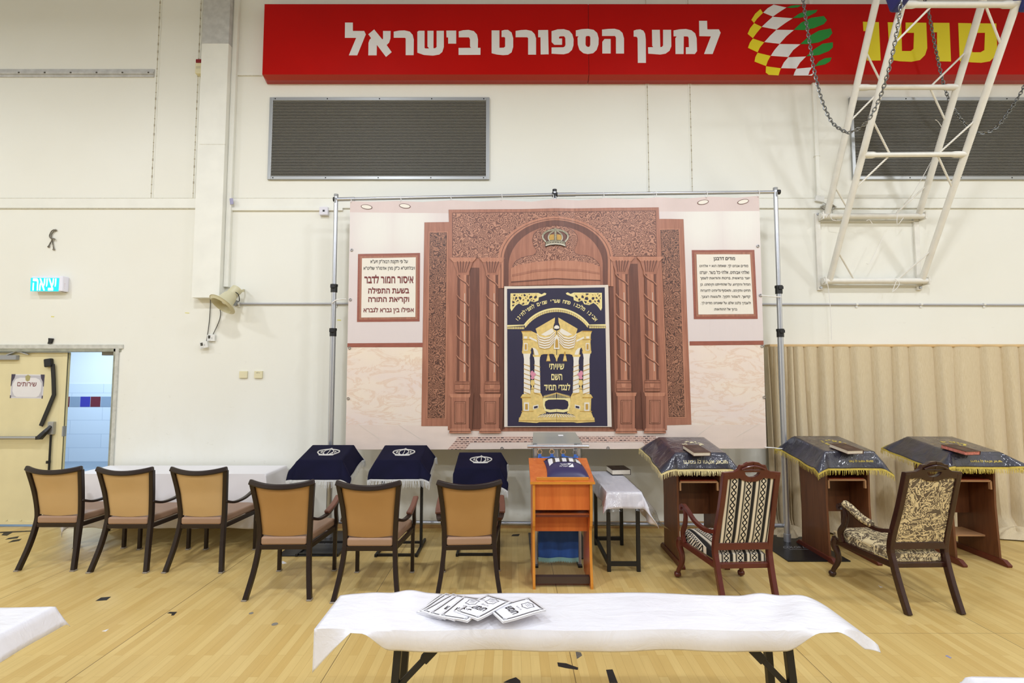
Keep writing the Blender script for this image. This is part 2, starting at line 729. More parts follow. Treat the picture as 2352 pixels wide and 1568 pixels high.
# ---- doorway: frame, the shut leaf, the opened leaf, and the side room behind
M_frame = mat('grey_green_steel_frame', (150, 152, 138), 0.5, vary=0.2, vscale=12)
M_frame2 = mat('worn_grey_frame_edge', (196, 196, 188), 0.6, vary=0.15, vscale=16)
fr = MB()
fr.span((DX0, D - 0.012, DZ - 0.04), (DX1 + 0.05, D + 0.13, DZ), 0)
fr.span((DX0, D - 0.016, DZ - 0.005), (DX1 + 0.075, D, DZ + 0.045), 1)
fr.span((DX1 - 0.035, D - 0.012, 0), (DX1, D + 0.13, DZ), 0)
fr.span((DX1 - 0.01, D - 0.016, 0), (DX1 + 0.03, D, DZ), 1)
struct(fr.build('trim_%d' % n, [M_frame, M_frame2], bevel=0.003))
n += 1
M_door = mat('cream_painted_door', (222, 211, 168), 0.45, vary=0.05, vscale=3)
M_blackpl = mat('black_plastic', (24, 24, 26), 0.4)
M_steel = mat('brushed_steel', (178, 180, 184), 0.32, 0.85)
M_greypl = mat('grey_enamel', (150, 152, 154), 0.4)
LX1 = Yp(155, 900, D + 0.07).x
dl = MB()
dl.span((DX0 + 0.02, D + 0.045, 0.03), (LX1, D + 0.09, DZ - 0.045))
dl.span((LX1 - 0.06, D + 0.040, 0.03), (LX1, D + 0.06, DZ - 0.045))
door = struct(dl.build('door_1', M_door, bevel=0.003))
yb = D + 0.02
pb = MB()
za = Yp(60, 1004, yb).z
pb.tube([(DX0 + 0.3, yb - 0.05, za), (Yp(100, 1004, yb).x, yb - 0.05, za)], 0.021, 12)
pb.build('push_bar', M_steel, door, world=True, smooth=40)
ha = MB()
c0, c1_ = Yp(100, 1004, yb), Yp(117, 980, yb)
ha.sweep([(c0.x - 0.03, yb - 0.05, za), (c0.x, yb - 0.05, za), (c0.x + 0.05, yb - 0.03, za + 0.07), (c1_.x, yb + 0.01, c1_.z)], [0.05, 0.06, 0.05, 0.06], [0.04, 0.05, 0.04, 0.03], (0, 1, 0))
ha.build('bar_arm', M_blackpl, door, world=True, bevel=0.004)
lk = MB()
lk.span((c1_.x - 0.035, yb - 0.01, c1_.z - 0.09), (c1_.x + 0.035, D + 0.05, c1_.z + 0.06))
lk.build('lock_case', M_steel, door, world=True, bevel=0.005)
rod = MB()
rod.tube([(c1_.x, yb + 0.005, c1_.z - 0.08), (Yp(111, 1090, yb).x, yb + 0.005, 0.08)], 0.011, 8)
rod.tube([(c1_.x - 0.01, yb + 0.002, Yp(111, 1064, yb).z), (c1_.x - 0.01 + 0.001, yb + 0.002, Yp(111, 1058, yb).z)], 0.022, 8)
rod.build('lower_rod', M_blackpl, door, world=True, smooth=40)
r2 = MB()
r2.sweep([Yp(121, 836, yb), Yp(123, 870, yb), Yp(124, 906, yb), Yp(110, 940, yb), Yp(94, 978, yb)], 0.045, 0.014, (1, 0, 0.2))
r2.build('dangling_rod_cover', M_blackpl, door, world=True, bevel=0.003)
r3 = MB()
q = Yp(112, 833, yb)
r3.box((q.x, yb, q.z), (0.085, 0.05, 0.10), Matrix.Rotation(R(-8), 3, 'Y'))
r3.build('rod_latch', M_blackpl, door, world=True, bevel=0.012)
cl = MB()
q0, q1 = Yp(-30, 821, yb), Yp(40, 821, yb)
cl.span((q0.x, yb - 0.02, q0.z - 0.028), (q1.x, D + 0.05, q0.z + 0.028))
cl.build('door_closer', M_greypl, door, world=True, bevel=0.006)
ca = MB()
ca.sweep([Yp(16, 815, yb), Yp(40, 806, yb), Yp(66, 814, yb)], 0.02, 0.012, (0, 1, 0))
ca.build('closer_arm', M_steel, door, world=True)
bk = MB()
for kx in range(9):
    bk.box((LX1 - 0.1 - kx * 0.17, D + 0.043, 0.075), (0.02, 0.012, 0.012))
bk.span((DX0 + 0.02, D + 0.035, 0.03), (LX1, D + 0.05, 0.065))
bk.build('kick_strip', M_door, door, world=True)
ed = MB()
q = Yp(149, 990, D + 0.05)
ed.span((LX1 - 0.012, D + 0.038, q.z - 0.06), (LX1 + 0.002, D + 0.08, q.z + 0.06))
ed.build('strike_plate', M_greypl, door, world=True)

# opened leaf, folded back into the side room
dr = MB()
dr.span((DX1 - 0.055, D + 0.14, 0.03), (DX1 - 0.015, D + 1.1, DZ - 0.045))
door2 = struct(dr.build('door_2', M_door, bevel=0.003))
hq = Yp(257, 980, D + 0.3)
hb = MB()
hb.tube(catmull([(DX1 - 0.05, D + 0.30, hq.z + 0.06), (DX1 - 0.12, D + 0.30, hq.z + 0.03), (DX1 - 0.14, D + 0.30, hq.z - 0.06), (DX1 - 0.10, D + 0.3, hq.z - 0.09)], 5), 0.02, 8)
hb.build('bar_arm', M_blackpl, door2, world=True, smooth=40)
ca = MB()
ca.span((Yp(237, 813, D + .1).x, D + 0.08, Yp(240, 816, D + .1).z), (DX1 - 0.02, D + 0.14, Yp(240, 808, D + .1).z))
ca.span((Yp(250, 804, D + .1).x, D + 0.06, Yp(250, 808, D + .1).z), (Yp(264, 804, D + .1).x, D + 0.14, Yp(250, 801, D + .1).z))
ca.build('closer_arm', M_greypl, door2, world=True)

# side room: white tiles with a band of coloured ones
CY = 10.4
t = NT('white_wall_tiles')
v = t.coord('Position', (1, 1, 1), (PI / 2, 0, 0))
ZB = Yp(200, 934, CY).z
br = t.n('ShaderNodeTexBrick')
br.offset = 0.5
br.inputs['Color1'].default_value = lin((214, 222, 232))
br.inputs['Color2'].default_value = lin((208, 217, 229))
br.inputs['Mortar'].default_value = lin((178, 190, 206))
br.inputs['Scale'].default_value = 1
br.inputs['Mortar Size'].default_value = 0.004
br.inputs['Brick Width'].default_value = 1.3
br.inputs['Row Height'].default_value = 0.28
t.l(v, br.inputs['Vector'])
t.col(br.outputs['Color'])
t.b.inputs['Roughness'].default_value = 0.25
M_tile = t.m
M_cwall = mat('white_plaster', (224, 228, 230), 0.6)
cw = MB()
cw.span((-11.5, CY, 0), (-4.2, CY + 0.1, Yp(200, 881, CY).z), 0)
cw.span((-11.5, CY + 0.01, Yp(200, 881, CY).z), (-4.2, CY + 0.1, 3.4), 1)
cw = struct(cw.build('wall_corridor', [M_tile, M_cwall]))
M_t1 = mat('maroon_tile', (108, 40, 52), 0.25)
M_t2 = mat('grey_tile', (140, 156, 176), 0.25)
M_t3 = mat('blue_tile', (60, 58, 160), 0.25)
x0 = Yp(137.5, 922, CY).x
for k in range(7):
    z0, z1 = Yp(200, 934, CY).z, Yp(200, 910.5, CY).z
    tl = MB()
    tl.span((x0 + k * 0.2125, CY - 0.006, z0), (x0 + k * 0.2125 + 0.202, CY, z1))
    tl.build('band_tile', (M_t1, M_t2, M_t3)[k % 3], cw, world=True)
M_cfl = mat('grey_blue_floor', (128, 142, 156), 0.3, vary=0.12, vscale=3)
struct(MB().span((-11.5, D + 0.06, -0.1), (-4.0, CY + 0.1, 0.0)).build('floor_corridor', M_cfl))
struct(MB().span((-11.5, D + 0.18, 3.3), (-4.0, CY + 0.1, 3.4)).build('ceiling_corridor', M_cwall))
struct(MB().span((-4.3, D + .18, 0), (-4.2, CY, 3.3)).build('wall_corridor_right', M_cwall))
struct(MB().span((-11.6, D + 0.18, 0), (-11.5, CY, 3.3)).build('wall_corridor_left', M_cwall))

# ================================================================== THINGS ON THE WALL
# ---- paper sign on the door
M_paper = mat('white_paper', (226, 224, 226), 0.6)
M_maroon = mat('maroon_print', (110, 24, 34), 0.6)
M_violet = mat('dark_violet_print', (66, 58, 78), 0.6)
M_lilac = mat('pale_grey_violet_print', (190, 188, 196), 0.6)
M_olive = mat('olive_gold_print', (168, 160, 110), 0.6)
yd = D + 0.044
qs = quad_map(Yp(27, 859, yd), Yp(103, 860, yd), Yp(98, 915, yd), Yp(23, 914, yd))
ps = MB()
ps.poly([qs(0, 0), qs(1, 0), qs(1, 1), qs(0, 1)], (0, -0.0008, 0))
e1 = Vector((0, -0.0014, 0))
ps.cur = 1
ps.poly([qs(0.02, .96) + e1, qs(.98, .96) + e1, qs(.98, .03) + e1, qs(.02, .03) + e1])
e2 = Vector((0, -0.002, 0))
ps.cur = 0
ps.poly([qs(u, v_) + e2 for u, v_ in ((.12, .12), (.2, .05), (.8, .05), (.88, .12), (.93, .3), (.93, .62), (.86, .78), (.74, .86), (.28, .86), (.14, .8), (.06, .6), (.06, .3))])
ps.cur = 2
for sgn in (0, 1):
    f = (lambda u: 1 - u) if sgn else (lambda u: u)
    ps.poly([qs(f(u), v_) + e2 * 1.3 for u, v_ in ((.0, 1), (.12, 1), (.1, .85), (.04, .7), (.02, .5), (0, .5))])
    ps.poly([qs(f(u), v_) + e2 * 1.3 for u, v_ in ((.0, .12), (.03, .12), (.03, .0), (0, 0))])
ps.cur = 3
ps.poly([qs(u, v_) + e2 * 1.3 for u, v_ in ((.42, .92), (.5, .99), (.58, .92), (.56, .75), (.5, .7), (.44, .75))])
ps.cur = 4
put_text(ps, 'שירותים', lambda u, v_: qs(.2 + .58 * u, .5 + .17 * v_) + e2 * 1.3, 0.012)
tag(ps.build('paper_sign', [M_paper, M_lilac, M_violet, M_olive, M_maroon]), 'white paper sign with maroon lettering taped to the cream door', 'sign')

# ---- black rubber scrap above the doorway
rb = MB()
q = W(118, 783)
rb.poly([(q.x - .022, D - .002, q.z + .035), (q.x + .035, D - .002, q.z + .03), (q.x + .02, D - .002, q.z - .03), (q.x - .028, D - .002, q.z - .035), (q.x - .02, D - .002, q.z)], (0, -.02, 0))
tag(rb.build('rubber_stop', M_blackpl, bevel=.004), 'small black rubber stop stuck on the wall above the doorway', 'door stop')

# ---- exit sign
q = W(110, 655)
ex = thing('exit_sign', 'lit turquoise exit sign with white letters above the doorway', 'exit sign', (q.x, D, q.z - 0.1))
M_white = mat('white_plastic', (226, 226, 222), 0.4)
M_glow_t = emit('turquoise_lit_panel', (0, 176, 190), 1.1)
M_glow_w = emit('white_lit_letters', (255, 255, 255), 1.1)
M_case = mat('translucent_white_case', (236, 236, 250), 0.35)
M_red = mat('red_print', (186, 40, 34), 0.6)
L_, Rr_ = W(70, 655).x, W(157, 655).x
zt, zbm = W(110, 637).z, W(110, 671).z
e = MB()
e.span((Yp(70, 655, D - .09).x, D - 0.085, zbm + .0), (Yp(143, 655, D - .09).x, D, zt))
e.build('lamp_case', M_case, ex, world=True, bevel=0.008)
e = MB()
pts = [(Yp(140, 655, D - .06).x, zbm - .005), (W(152, 655).x, zbm - .005)] + [(W(152, 0).x + .03 * math.sin(R(a)), (zt + zbm) / 2 - (zt - zbm) / 2 * math.cos(R(a))) for a in (15, 45, 90, 135, 165)] + [(W(152, 655).x, zt + .005), (Yp(140, 655, D - .06).x, zt + .005)]
e.poly([(x, D - 0.055, z) for x, z in pts], (0, .055, 0))
e.build('end_cap', M_white, ex, world=True, bevel=0.004)
qe = quad_map(Yp(71, 637.8, D - .0875), Yp(136, 638.2, D - .0875), Yp(134, 669, D - .0875), Yp(69.5, 668.5, D - .0875))
e = MB()
e.poly([qe(0, 0), qe(1, 0), qe(1, 1), qe(0, 1)], (0, .002, 0))
e.build('lit_panel', M_glow_t, ex, world=True)
e = MB()
put_text(e, 'יציאה', lambda u, v_: qe(.08 + .83 * u, .04 + .92 * v_) + Vector((0, -.002, 0)), 0.024)
e.build('lettering', M_glow_w, ex, world=True)
e = MB()
qr = quad_map(Yp(145, 649, D - .0565), Yp(150, 649, D - .0565), Yp(149, 664, D - .0565), Yp(144, 664, D - .0565))
for k in range(3):
    e.poly([qr(u, v_) for u, v_ in ((.2, .05 + k * .33), (.9, .05 + k * .33), (.9, .25 + k * .33), (.2, .25 + k * .33))])
e.build('red_mark', M_red, ex, world=True)
e = MB()
e.span((W(152, 655).x - .004, D - .058, (zt + zbm) / 2 - .006), (W(152, 655).x + .008, D - .05, (zt + zbm) / 2 + .006))
e.build('test_button', M_blackpl, ex, world=True)

# ---- little knotted cord on the wall
M_cord = mat('speckled_grey_cord', (120, 114, 102), 0.8, vary=0.7, vscale=45)
cd = MB()
P = lambda x, y, o=.012: W(50 + x / 8.25, 500 + y / 8.25, o)
cd.tube(catmull([P(610, 225), P(560, 260), P(525, 350), P(570, 410), P(590, 500), P(605, 590)], 5), 0.006, 6)
cd.tube(catmull([P(630, 235), P(570, 300), P(555, 370), P(575, 410, .02), P(540, 480), P(505, 545)], 5), 0.006, 6)
cd.tube(catmull([P(570, 400, .025), P(600, 395, .03), P(625, 405)], 4), 0.008, 6)
for x, y, r_ in ((605, 600, .012), (505, 548, .012), (640, 235, .014)):
    cd.lathe([(0.001, -r_), (r_ * .8, -r_ * .6), (r_, 0), (r_ * .8, r_ * .6), (0.001, r_)], 8, Matrix.Translation(P(x, y)))
tag(cd.build('knotted_cord', M_cord, smooth=60), 'short knotted grey cord hanging on the wall above the exit sign', 'cord')

# ---- grey channel rail, top left
a, b = W(-60, 170), W(355, 169)
rl = MB()
for dz, th in ((0.035, .012), (0, .022), (-0.035, .012)):
    rl.span((a.x, D - th, b.z + dz - .017), (b.x, D, b.z + dz + .017))
rl.cur = 1
for k in range(7):
    x = b.x - .06 - k * .32
    rl.box((x, D - .024, b.z), (.018, .008, .018))
tag(rl.build('wall_rail', [M_grey, M_scuff], bevel=.003), 'long grey metal rail fixed high on the wall at far left', 'rail')

# ---- alarm strobe beside the column
q = W(469, 160)
al = thing('alarm_beacon', 'cream alarm box with red top peeking out beside the column', 'alarm', (q.x, D, W(469, 176).z))
M_cream = mat('cream_plastic', (222, 214, 178), 0.45)
M_redl = mat('red_plastic', (130, 22, 20), 0.3)
e = MB(); e.span((W(463, 0).x, D - .07, W(469, 176).z), (W(476, 0).x + .06, D, W(469, 152).z)); e.build('alarm_box', M_cream, al, world=True, bevel=.006)
e = MB(); e.span((W(464, 0).x, D - .075, W(469, 152).z), (W(476, 0).x + .06, D, W(469, 144).z)); e.build('red_lens', M_redl, al, world=True, bevel=.006)
e = MB()
for k in range(4):
    e.span((W(465, 0).x, D - .072, W(469, 160 + 1.6 * k).z), (W(475, 0).x, D - .07, W(469, 160.7 + 1.6 * k).z))
e.build('grille', M_seam, al, world=True)

# ---- blue-grey tag on the column edge
tg = MB()
q = W(538, 466)
tg.box((q.x, D - .058, q.z), (.04, .008, .075), Matrix.Rotation(R(-8), 3, 'Y'))
tag(tg.build('label_tag', mat('lilac_plastic', (160, 158, 190), .5), bevel=.002), 'small lilac tag stuck at the edge of the column', 'tag')

# ---- horn loudspeaker
M_horn = mat('beige_horn_paint', (206, 200, 166), 0.4)
ZF = lambda x, y, o: Yp(430 + x / 6.03, 640 + y / 6.03, D - o)
mouth = ZF(490, 350, .255)
back = ZF(678, 158, .135)
hs = thing('horn_loudspeaker', 'beige horn loudspeaker pointing down from the wall beside the column', 'loudspeaker', (back.x, D, mouth.z))
ax = (mouth - back)
Lh = ax.length
Mx = Matrix.Translation(back) @ ax.to_track_quat('Z', 'Y').to_matrix().to_4x4()
prof = [(.06, .07), (.075, .10), (.085, .16), (.10, .21), (.125, .26), (.155, Lh), (.158, Lh + .006), (.150, Lh), (.12, .26), (.09, .2), (.06, .1)]
e = MB(); e.lathe(prof, 32, Mx, cap=False); e.build('horn', M_horn, hs, world=True, smooth=40)
e = MB(); e.lathe([(.001, -.03), (.05, -.03), (.062, -.02), (.065, .07), (.055, .09), (.001, .09)], 24, Mx); e.build('driver', M_horn, hs, world=True, smooth=35)
e = MB(); e.lathe([(.001, .1), (.035, .1), (.034, Lh - .035), (.024, Lh - .018), (.001, Lh - .018)], 20, Mx); e.build('centre_cone', M_white, hs, world=True, smooth=35)
e = MB()
e.sweep([Vector((back.x + .02, D, back.z + .02)), Vector((back.x + .05, D - .06, back.z + .01)), back + Vector((.03, 0, -.02)), back + ax * .3 + Vector((.05, 0, .03))], .03, .008, (0, 0, 1))
e.build('bracket', M_horn, hs, world=True)
e = MB(); e.lathe([(.001, 0), (.03, 0), (.03, .03), (.001, .03)], 16, Matrix.Translation(W(542, 697, .001)) @ Matrix.Rotation(R(90), 4, 'X')); e.build('conduit_box', M_greypl, hs, world=True, smooth=35)
e = MB(); e.tube(catmull([back + Vector((.0, -.06, -.02)), back + Vector((.06, -.06, -.06)), back + Vector((.04, 0, -.13)), W(542, 690, .03)], 6), .005, 6); e.build('lead', M_blackpl, hs, world=True, smooth=50)

# ---- two cables hanging to two thermostats
M_cable = mat('dark_grey_cable', (84, 82, 76), 0.5)
e = MB(); e.tube(catmull([ZF(322, 260, .02), ZF(318, 420, .012), ZF(300, 640, .012), ZF(267, 862, .02)], 6), .0045, 6)
tag(e.build('cable', M_cable, smooth=50), 'straight grey cable from under the column to the lower tilted thermostat', 'cable', 'cables under the horn loudspeaker')
e = MB(); e.tube(catmull([ZF(440, 390, .03), ZF(462, 470, .012), ZF(440, 590, .012), ZF(358, 770, .02)], 6), .0045, 6)
tag(e.build('cable', M_cable, smooth=50), 'curved grey cable from the horn loudspeaker to the upper thermostat', 'cable', 'cables under the horn loudspeaker')
M_lcd = mat('dark_display', (64, 62, 54), 0.2)
for (x, y, rot, lab) in ((347, 822, 0, 'white thermostat hanging upright, the upper of two under the loudspeaker'), (265, 920, 12, 'white thermostat hanging tilted, the lower of two under the loudspeaker')):
    q = ZF(x, y, 0)
    th = thing('thermostat', lab, 'thermostat', (q.x, D - .0, q.z), 0, 'thermostats')
    RM = Matrix.Rotation(R(-rot), 3, 'Y')
    off = .034 if rot else .008
    e = MB(); e.box((0, -off - .012, 0), (.092, .024, .078), RM); e.build('case', M_white, th, bevel=.005)
    e = MB(); e.box(RM @ Vector((-.018, 0, .012)) + Vector((0, -off - .025, 0)), (.026, .004, .036), RM); e.build('display', M_lcd, th)
    e = MB()
    for k in range(3):
        e.box(RM @ Vector((-.03 + k * .012, 0, -.025)) + Vector((0, -off - .025, 0)), (.006, .003, .004), RM)
    e.box(RM @ Vector((.014, 0, -.002)) + Vector((0, -off - .025, 0)), (.005, .003, .02), RM)
    e.build('button', M_greypl, th)

# ---- two blank cover plates
for (px, lab) in ((560.5, 'plain cream cover plate on the wall, left of a pair'), (595, 'cream cover plate with dark scratches, right of a pair')):
    q = W(px, 860)
    e = MB(); e.span((q.x - .047, D - .022, q.z - .042), (q.x + .047, D, q.z + .042))
    if px > 580:
        e.cur = 1
        for dx, dz in ((-.02, .022), (-.01, .018), (.004, .02), (.018, .02), (-.005, .028)):
            e.box((q.x + dx, D - .0222, q.z + dz), (.01, .001, .004), Matrix.Rotation(R(random.uniform(-50, 50)), 3, 'Y'))
    tag(e.build('cover_plate', [M_cream, M_scuff], bevel=.004), lab, 'cover plate', 'cream cover plates')

# ---- white junction box beside the left stand pole
q = W(747, 487)
jb = thing('junction_box', 'white square junction box on the wall beside the left stand pole', 'junction box', (q.x, D, q.z - .05))
e = MB(); e.span((q.x - .055, D - .05, q.z - .05), (q.x + .05, D, q.z + .05)); e.build('case', mat('white_lilac_plastic', (224, 222, 232), .4), jb, world=True, bevel=.006)
e = MB(); e.span((q.x - .012, D - .053, q.z - .01), (q.x + .012, D - .05, q.z + .012)); e.build('knockout', M_blackpl, jb, world=True)

# ---- conduits: left run and right run
M_cond = mat('grey_conduit', (176, 176, 182), 0.4)


def conduit(pts, clips, label):
    c = thing('conduit', label, 'pipe', (pts[0][0], D, pts[0][2]), 0, 'grey wall conduits')
    e = MB(); e.tube(pts, .012, 10); e.build('pipe', M_cond, c, world=True, smooth=40)
    for x, z in clips:
        e = MB()
        e.tube([(x - .012, D - .014, z), (x + .012, D - .014, z)], .016, 10)
        e.span((x - .012, D - .012, z - .04), (x + .012, D, z - .01))
        e.build('clip', M_white, c, world=True)


a = W(552, 698)
conduit([(a.x, D - .014, a.z), (.4, D - .014, a.z)], [(W(575, 0).x, a.z), (W(788, 0).x, a.z), (-1.0, a.z)], 'grey conduit running from the horn loudspeaker to behind the banner')
b = W(1860, 698)
conduit([(.9, D - .014, b.z), (8.9, D - .014, b.z - .02)], [(W(px, 0).x, b.z - .006) for px in (1935, 2077, 2216, 2338)], 'grey conduit running to the right above the curtain')

# ---- red sign board
M_sred = mat('red_sign_enamel', (184, 12, 3), 0.45, vary=.05, vscale=1.2, spec=.12)
M_sedge = mat('red_sign_lip', (160, 40, 30), 0.4)
M_swhite = mat('white_vinyl_letters', (232, 231, 233), 0.4)
M_syel = mat('yellow_vinyl', (232, 214, 22), 0.4)
M_sgrn = mat('green_vinyl', (30, 140, 48), 0.4)
YS = D - .13
sg = thing('sign_board', 'long red sign board with white and yellow lettering high on the wall', 'sign', (1.5, D, W(1176, 182).z))
SL, SR = Yp(605, 90, YS).x, Yp(2460, 90, YS).x
zt_, zm_, zl_ = Yp(1352, 9.5, YS).z, Yp(1352, 171, YS).z, Yp(1352, 179, YS).z
jx = Yp(1352, 90, YS).x
e = MB(); e.span((SL, YS, zm_), (jx - .003, D, zt_), 0)
e.span((jx + .003, YS, zm_), (SR, D, zt_), 0)
e.span((jx - .003, YS + .01, zm_), (jx + .003, D, zt_), 1)
e.cur = 1
for xa, xb in ((SL, jx - .003), (jx + .003, SR)):
    e.add([(xa, YS, zm_), (xb, YS, zm_), (xb, YS + .05, zl_), (xa + (.035 if xa == SL else 0), YS + .05, zl_), (xa, D, zm_), (xb, D, zm_), (xb, D, zl_), (xa, D, zl_)],
          [(0, 1, 2, 3), (3, 2, 6, 7), (0, 3, 7, 4), (1, 5, 6, 2)])
e.build('panel', [M_sred, M_sedge], sg, world=True)


def SP(x, y):
    return Yp(x, y, YS - .003)


cA = lambda pts: [SP(770 + x / 4.9, 20 + y / 4.9) for x, y in pts]
cB = lambda pts: [SP(1240 + x / 4.9, y / 4.9) for x, y in pts]
cC = lambda pts: [SP(1680 + x / 3.485, y / 3.485) for x, y in pts]
LA = [
    [(110, 156), (198, 156), (198, 250), (326, 250), (344, 288), (247, 524), (153, 524), (236, 327), (108, 327)],
    [(438, 233), (530, 345), (538, 338), (538, 250), (623, 250), (621, 335), (606, 380), (578, 408), (635, 488), (571, 542), (468, 406), (466, 524), (372, 524), (374, 385), (386, 350), (403, 330), (372, 287)],
    [(658, 258), (720, 246), (780, 244), (840, 258), (872, 295), (884, 345), (882, 522), (793, 522), (793, 335), (785, 326), (658, 326)],
    [(924, 260), (940, 248), (1005, 248), (1005, 440), (1015, 447), (1058, 447), (1038, 425), (1038, 248), (1106, 248), (1105, 445), (1125, 444), (1141, 430), (1141, 248), (1222, 248), (1222, 430), (1205, 485), (1170, 515), (1100, 527), (1000, 520), (924, 494)],
    [(1250, 246), (1361, 246), (1361, 392), (1271, 392), (1271, 322), (1252, 322)],
    [(1390, 255), (1440, 242), (1500, 238), (1560, 252), (1595, 290), (1607, 345), (1605, 440), (1635, 440), (1634, 518), (1388, 519), (1388, 441), (1530, 440), (1517, 425), (1517, 345), (1505, 321), (1390, 321)],
    [(1760, 244), (1848, 244), (1848, 440), (1898, 438), (1912, 425), (1912, 325), (1902, 318), (1872, 318), (1872, 248), (1905, 238), (1945, 238), (1985, 268), (2003, 330), (2003, 430), (1985, 490), (1945, 518), (1890, 522), (1820, 515), (1760, 500)],
    [(2030, 250), (2090, 240), (2150, 237), (2210, 250), (2245, 285), (2260, 335), (2260, 516), (2171, 516), (2171, 330), (2160, 320), (2030, 320)],
    [(2284, 240), (2396, 239), (2402, 512), (2312, 514), (2310, 320), (2284, 320)]]
LB = [
    [(132, 350), (200, 330), (270, 328), (330, 345), (365, 385), (380, 440), (378, 510), (362, 560), (325, 595), (270, 610), (200, 608), (132, 603), (132, 534), (265, 532), (283, 520), (288, 500), (286, 425), (272, 406), (225, 408), (215, 418), (216, 433), (250, 433), (250, 503), (162, 503), (132, 472)],
    [(405, 342), (470, 328), (540, 324), (540, 404), (522, 405), (515, 420), (514, 500), (522, 518), (540, 528), (540, 608), (490, 598), (445, 560), (427, 500), (424, 425), (436, 407), (405, 407)],
    [(540, 324), (605, 335), (645, 370), (662, 430), (660, 500), (640, 560), (600, 598), (540, 608), (540, 528), (558, 525), (567, 505), (568, 420), (558, 404), (540, 404)],
    [(700, 333), (770, 325), (840, 323), (895, 338), (930, 370), (947, 430), (947, 602), (857, 602), (856, 420), (845, 404), (700, 404)],
    [(703, 470), (728, 438), (797, 438), (797, 601), (703, 601)],
    [(1056, 345), (1085, 334), (1130, 330), (1165, 345), (1185, 380), (1192, 440), (1194, 707), (1103, 707), (1100, 430), (1090, 413), (1056, 411)],
    [(1262, 335), (1350, 335), (1356, 530), (1375, 527), (1387, 510), (1387, 335), (1477, 335), (1480, 520), (1460, 570), (1415, 603), (1355, 613), (1290, 608), (1220, 603), (1218, 532), (1278, 530), (1265, 515)],
    [(1505, 342), (1570, 330), (1645, 326), (1705, 340), (1748, 375), (1765, 430), (1769, 575), (1745, 607), (1643, 607), (1643, 532), (1678, 530), (1675, 425), (1665, 410), (1620, 408), (1618, 607), (1527, 607), (1525, 430), (1540, 408), (1505, 408)],
    [(1792, 234), (1882, 234), (1885, 330), (2015, 330), (2035, 368), (1945, 607), (1848, 607), (1925, 408), (1795, 406)]]
e = MB()
for p in LA:
    e.poly(cA(p), (0, .004, 0))
for p in LB:
    e.poly(cB(p), (0, .004, 0))
e.build('white_lettering', M_swhite, sg, world=True)
e = MB()
for p in ([(1053, 174), (1180, 177), (1195, 484), (1085, 484), (1088, 248), (1057, 248)],
          [(1252, 178), (1360, 180), (1365, 408), (1435, 408), (1458, 390), (1462, 262), (1395, 262), (1395, 180), (1560, 182), (1568, 385), (1550, 440), (1510, 480), (1440, 494), (1350, 490), (1268, 478)],
          [(1615, 182), (1745, 183), (1758, 492), (1648, 490), (1646, 258), (1617, 258)],
          [(1816, 184), (1920, 186), (1928, 418), (1995, 418), (2025, 400), (2030, 262), (1962, 262), (1958, 186), (2120, 188), (2128, 395), (2110, 450), (2070, 490), (2000, 502), (1920, 498), (1828, 488)]):
    e.poly(cC(p), (0, .004, 0))
e.build('yellow_lettering', M_syel, sg, world=True)
e = MB()
for mi, ps_ in ((0, ([(232, 72), (252, 103), (205, 150), (182, 183), (160, 158), (190, 110)], [(182, 185), (243, 215), (205, 260), (172, 305), (130, 270), (150, 225)], [(172, 308), (262, 338), (228, 380), (210, 418), (133, 382), (148, 340)], [(210, 422), (314, 447), (290, 490), (277, 528), (185, 492), (192, 455)], [(277, 530), (396, 546), (385, 575), (378, 602), (300, 598), (275, 580)])),
                (1, ([(338, 37), (440, 60), (385, 95), (332, 132), (255, 100), (290, 65)], [(330, 134), (490, 146), (430, 185), (360, 236), (243, 214), (290, 170)], [(360, 238), (500, 240), (440, 290), (386, 350), (264, 336), (310, 285)], [(386, 352), (552, 354), (495, 400), (455, 456), (315, 446), (345, 400)], [(455, 458), (597, 452), (550, 500), (520, 548), (398, 545), (420, 500)], [(520, 550), (645, 538), (625, 570), (615, 603), (498, 603), (505, 580)], [(612, 603), (660, 585), (645, 605)])),
                (2, ([(440, 60), (480, 45), (520, 40), (565, 42), (530, 58), (480, 63)], [(490, 144), (545, 108), (610, 85), (690, 78), (675, 100), (620, 128), (550, 142)], [(500, 238), (560, 180), (640, 142), (740, 128), (765, 162), (740, 192), (660, 225), (580, 240)], [(552, 352), (620, 290), (700, 245), (795, 227), (808, 265), (780, 300), (700, 338), (620, 352)], [(600, 450), (660, 395), (730, 350), (812, 338), (812, 378), (780, 408), (700, 440)], [(670, 530), (700, 490), (750, 465), (802, 460), (790, 490), (750, 515)]))):
    e.cur = mi
    for p in ps_:
        e.poly(cC(p), (0, .004, 0))
e.build('chequered_emblem', [M_syel, M_swhite, M_sgrn], sg, world=True)

# ---- two louvred vents
M_alu = mat('dull_aluminium', (170, 172, 172), 0.4, 0.6)
M_slat = mat('grey_aluminium_slats', (154, 151, 142), 0.5, 0.1)
M_dark = mat('vent_dark', (10, 10, 10), 0.9)


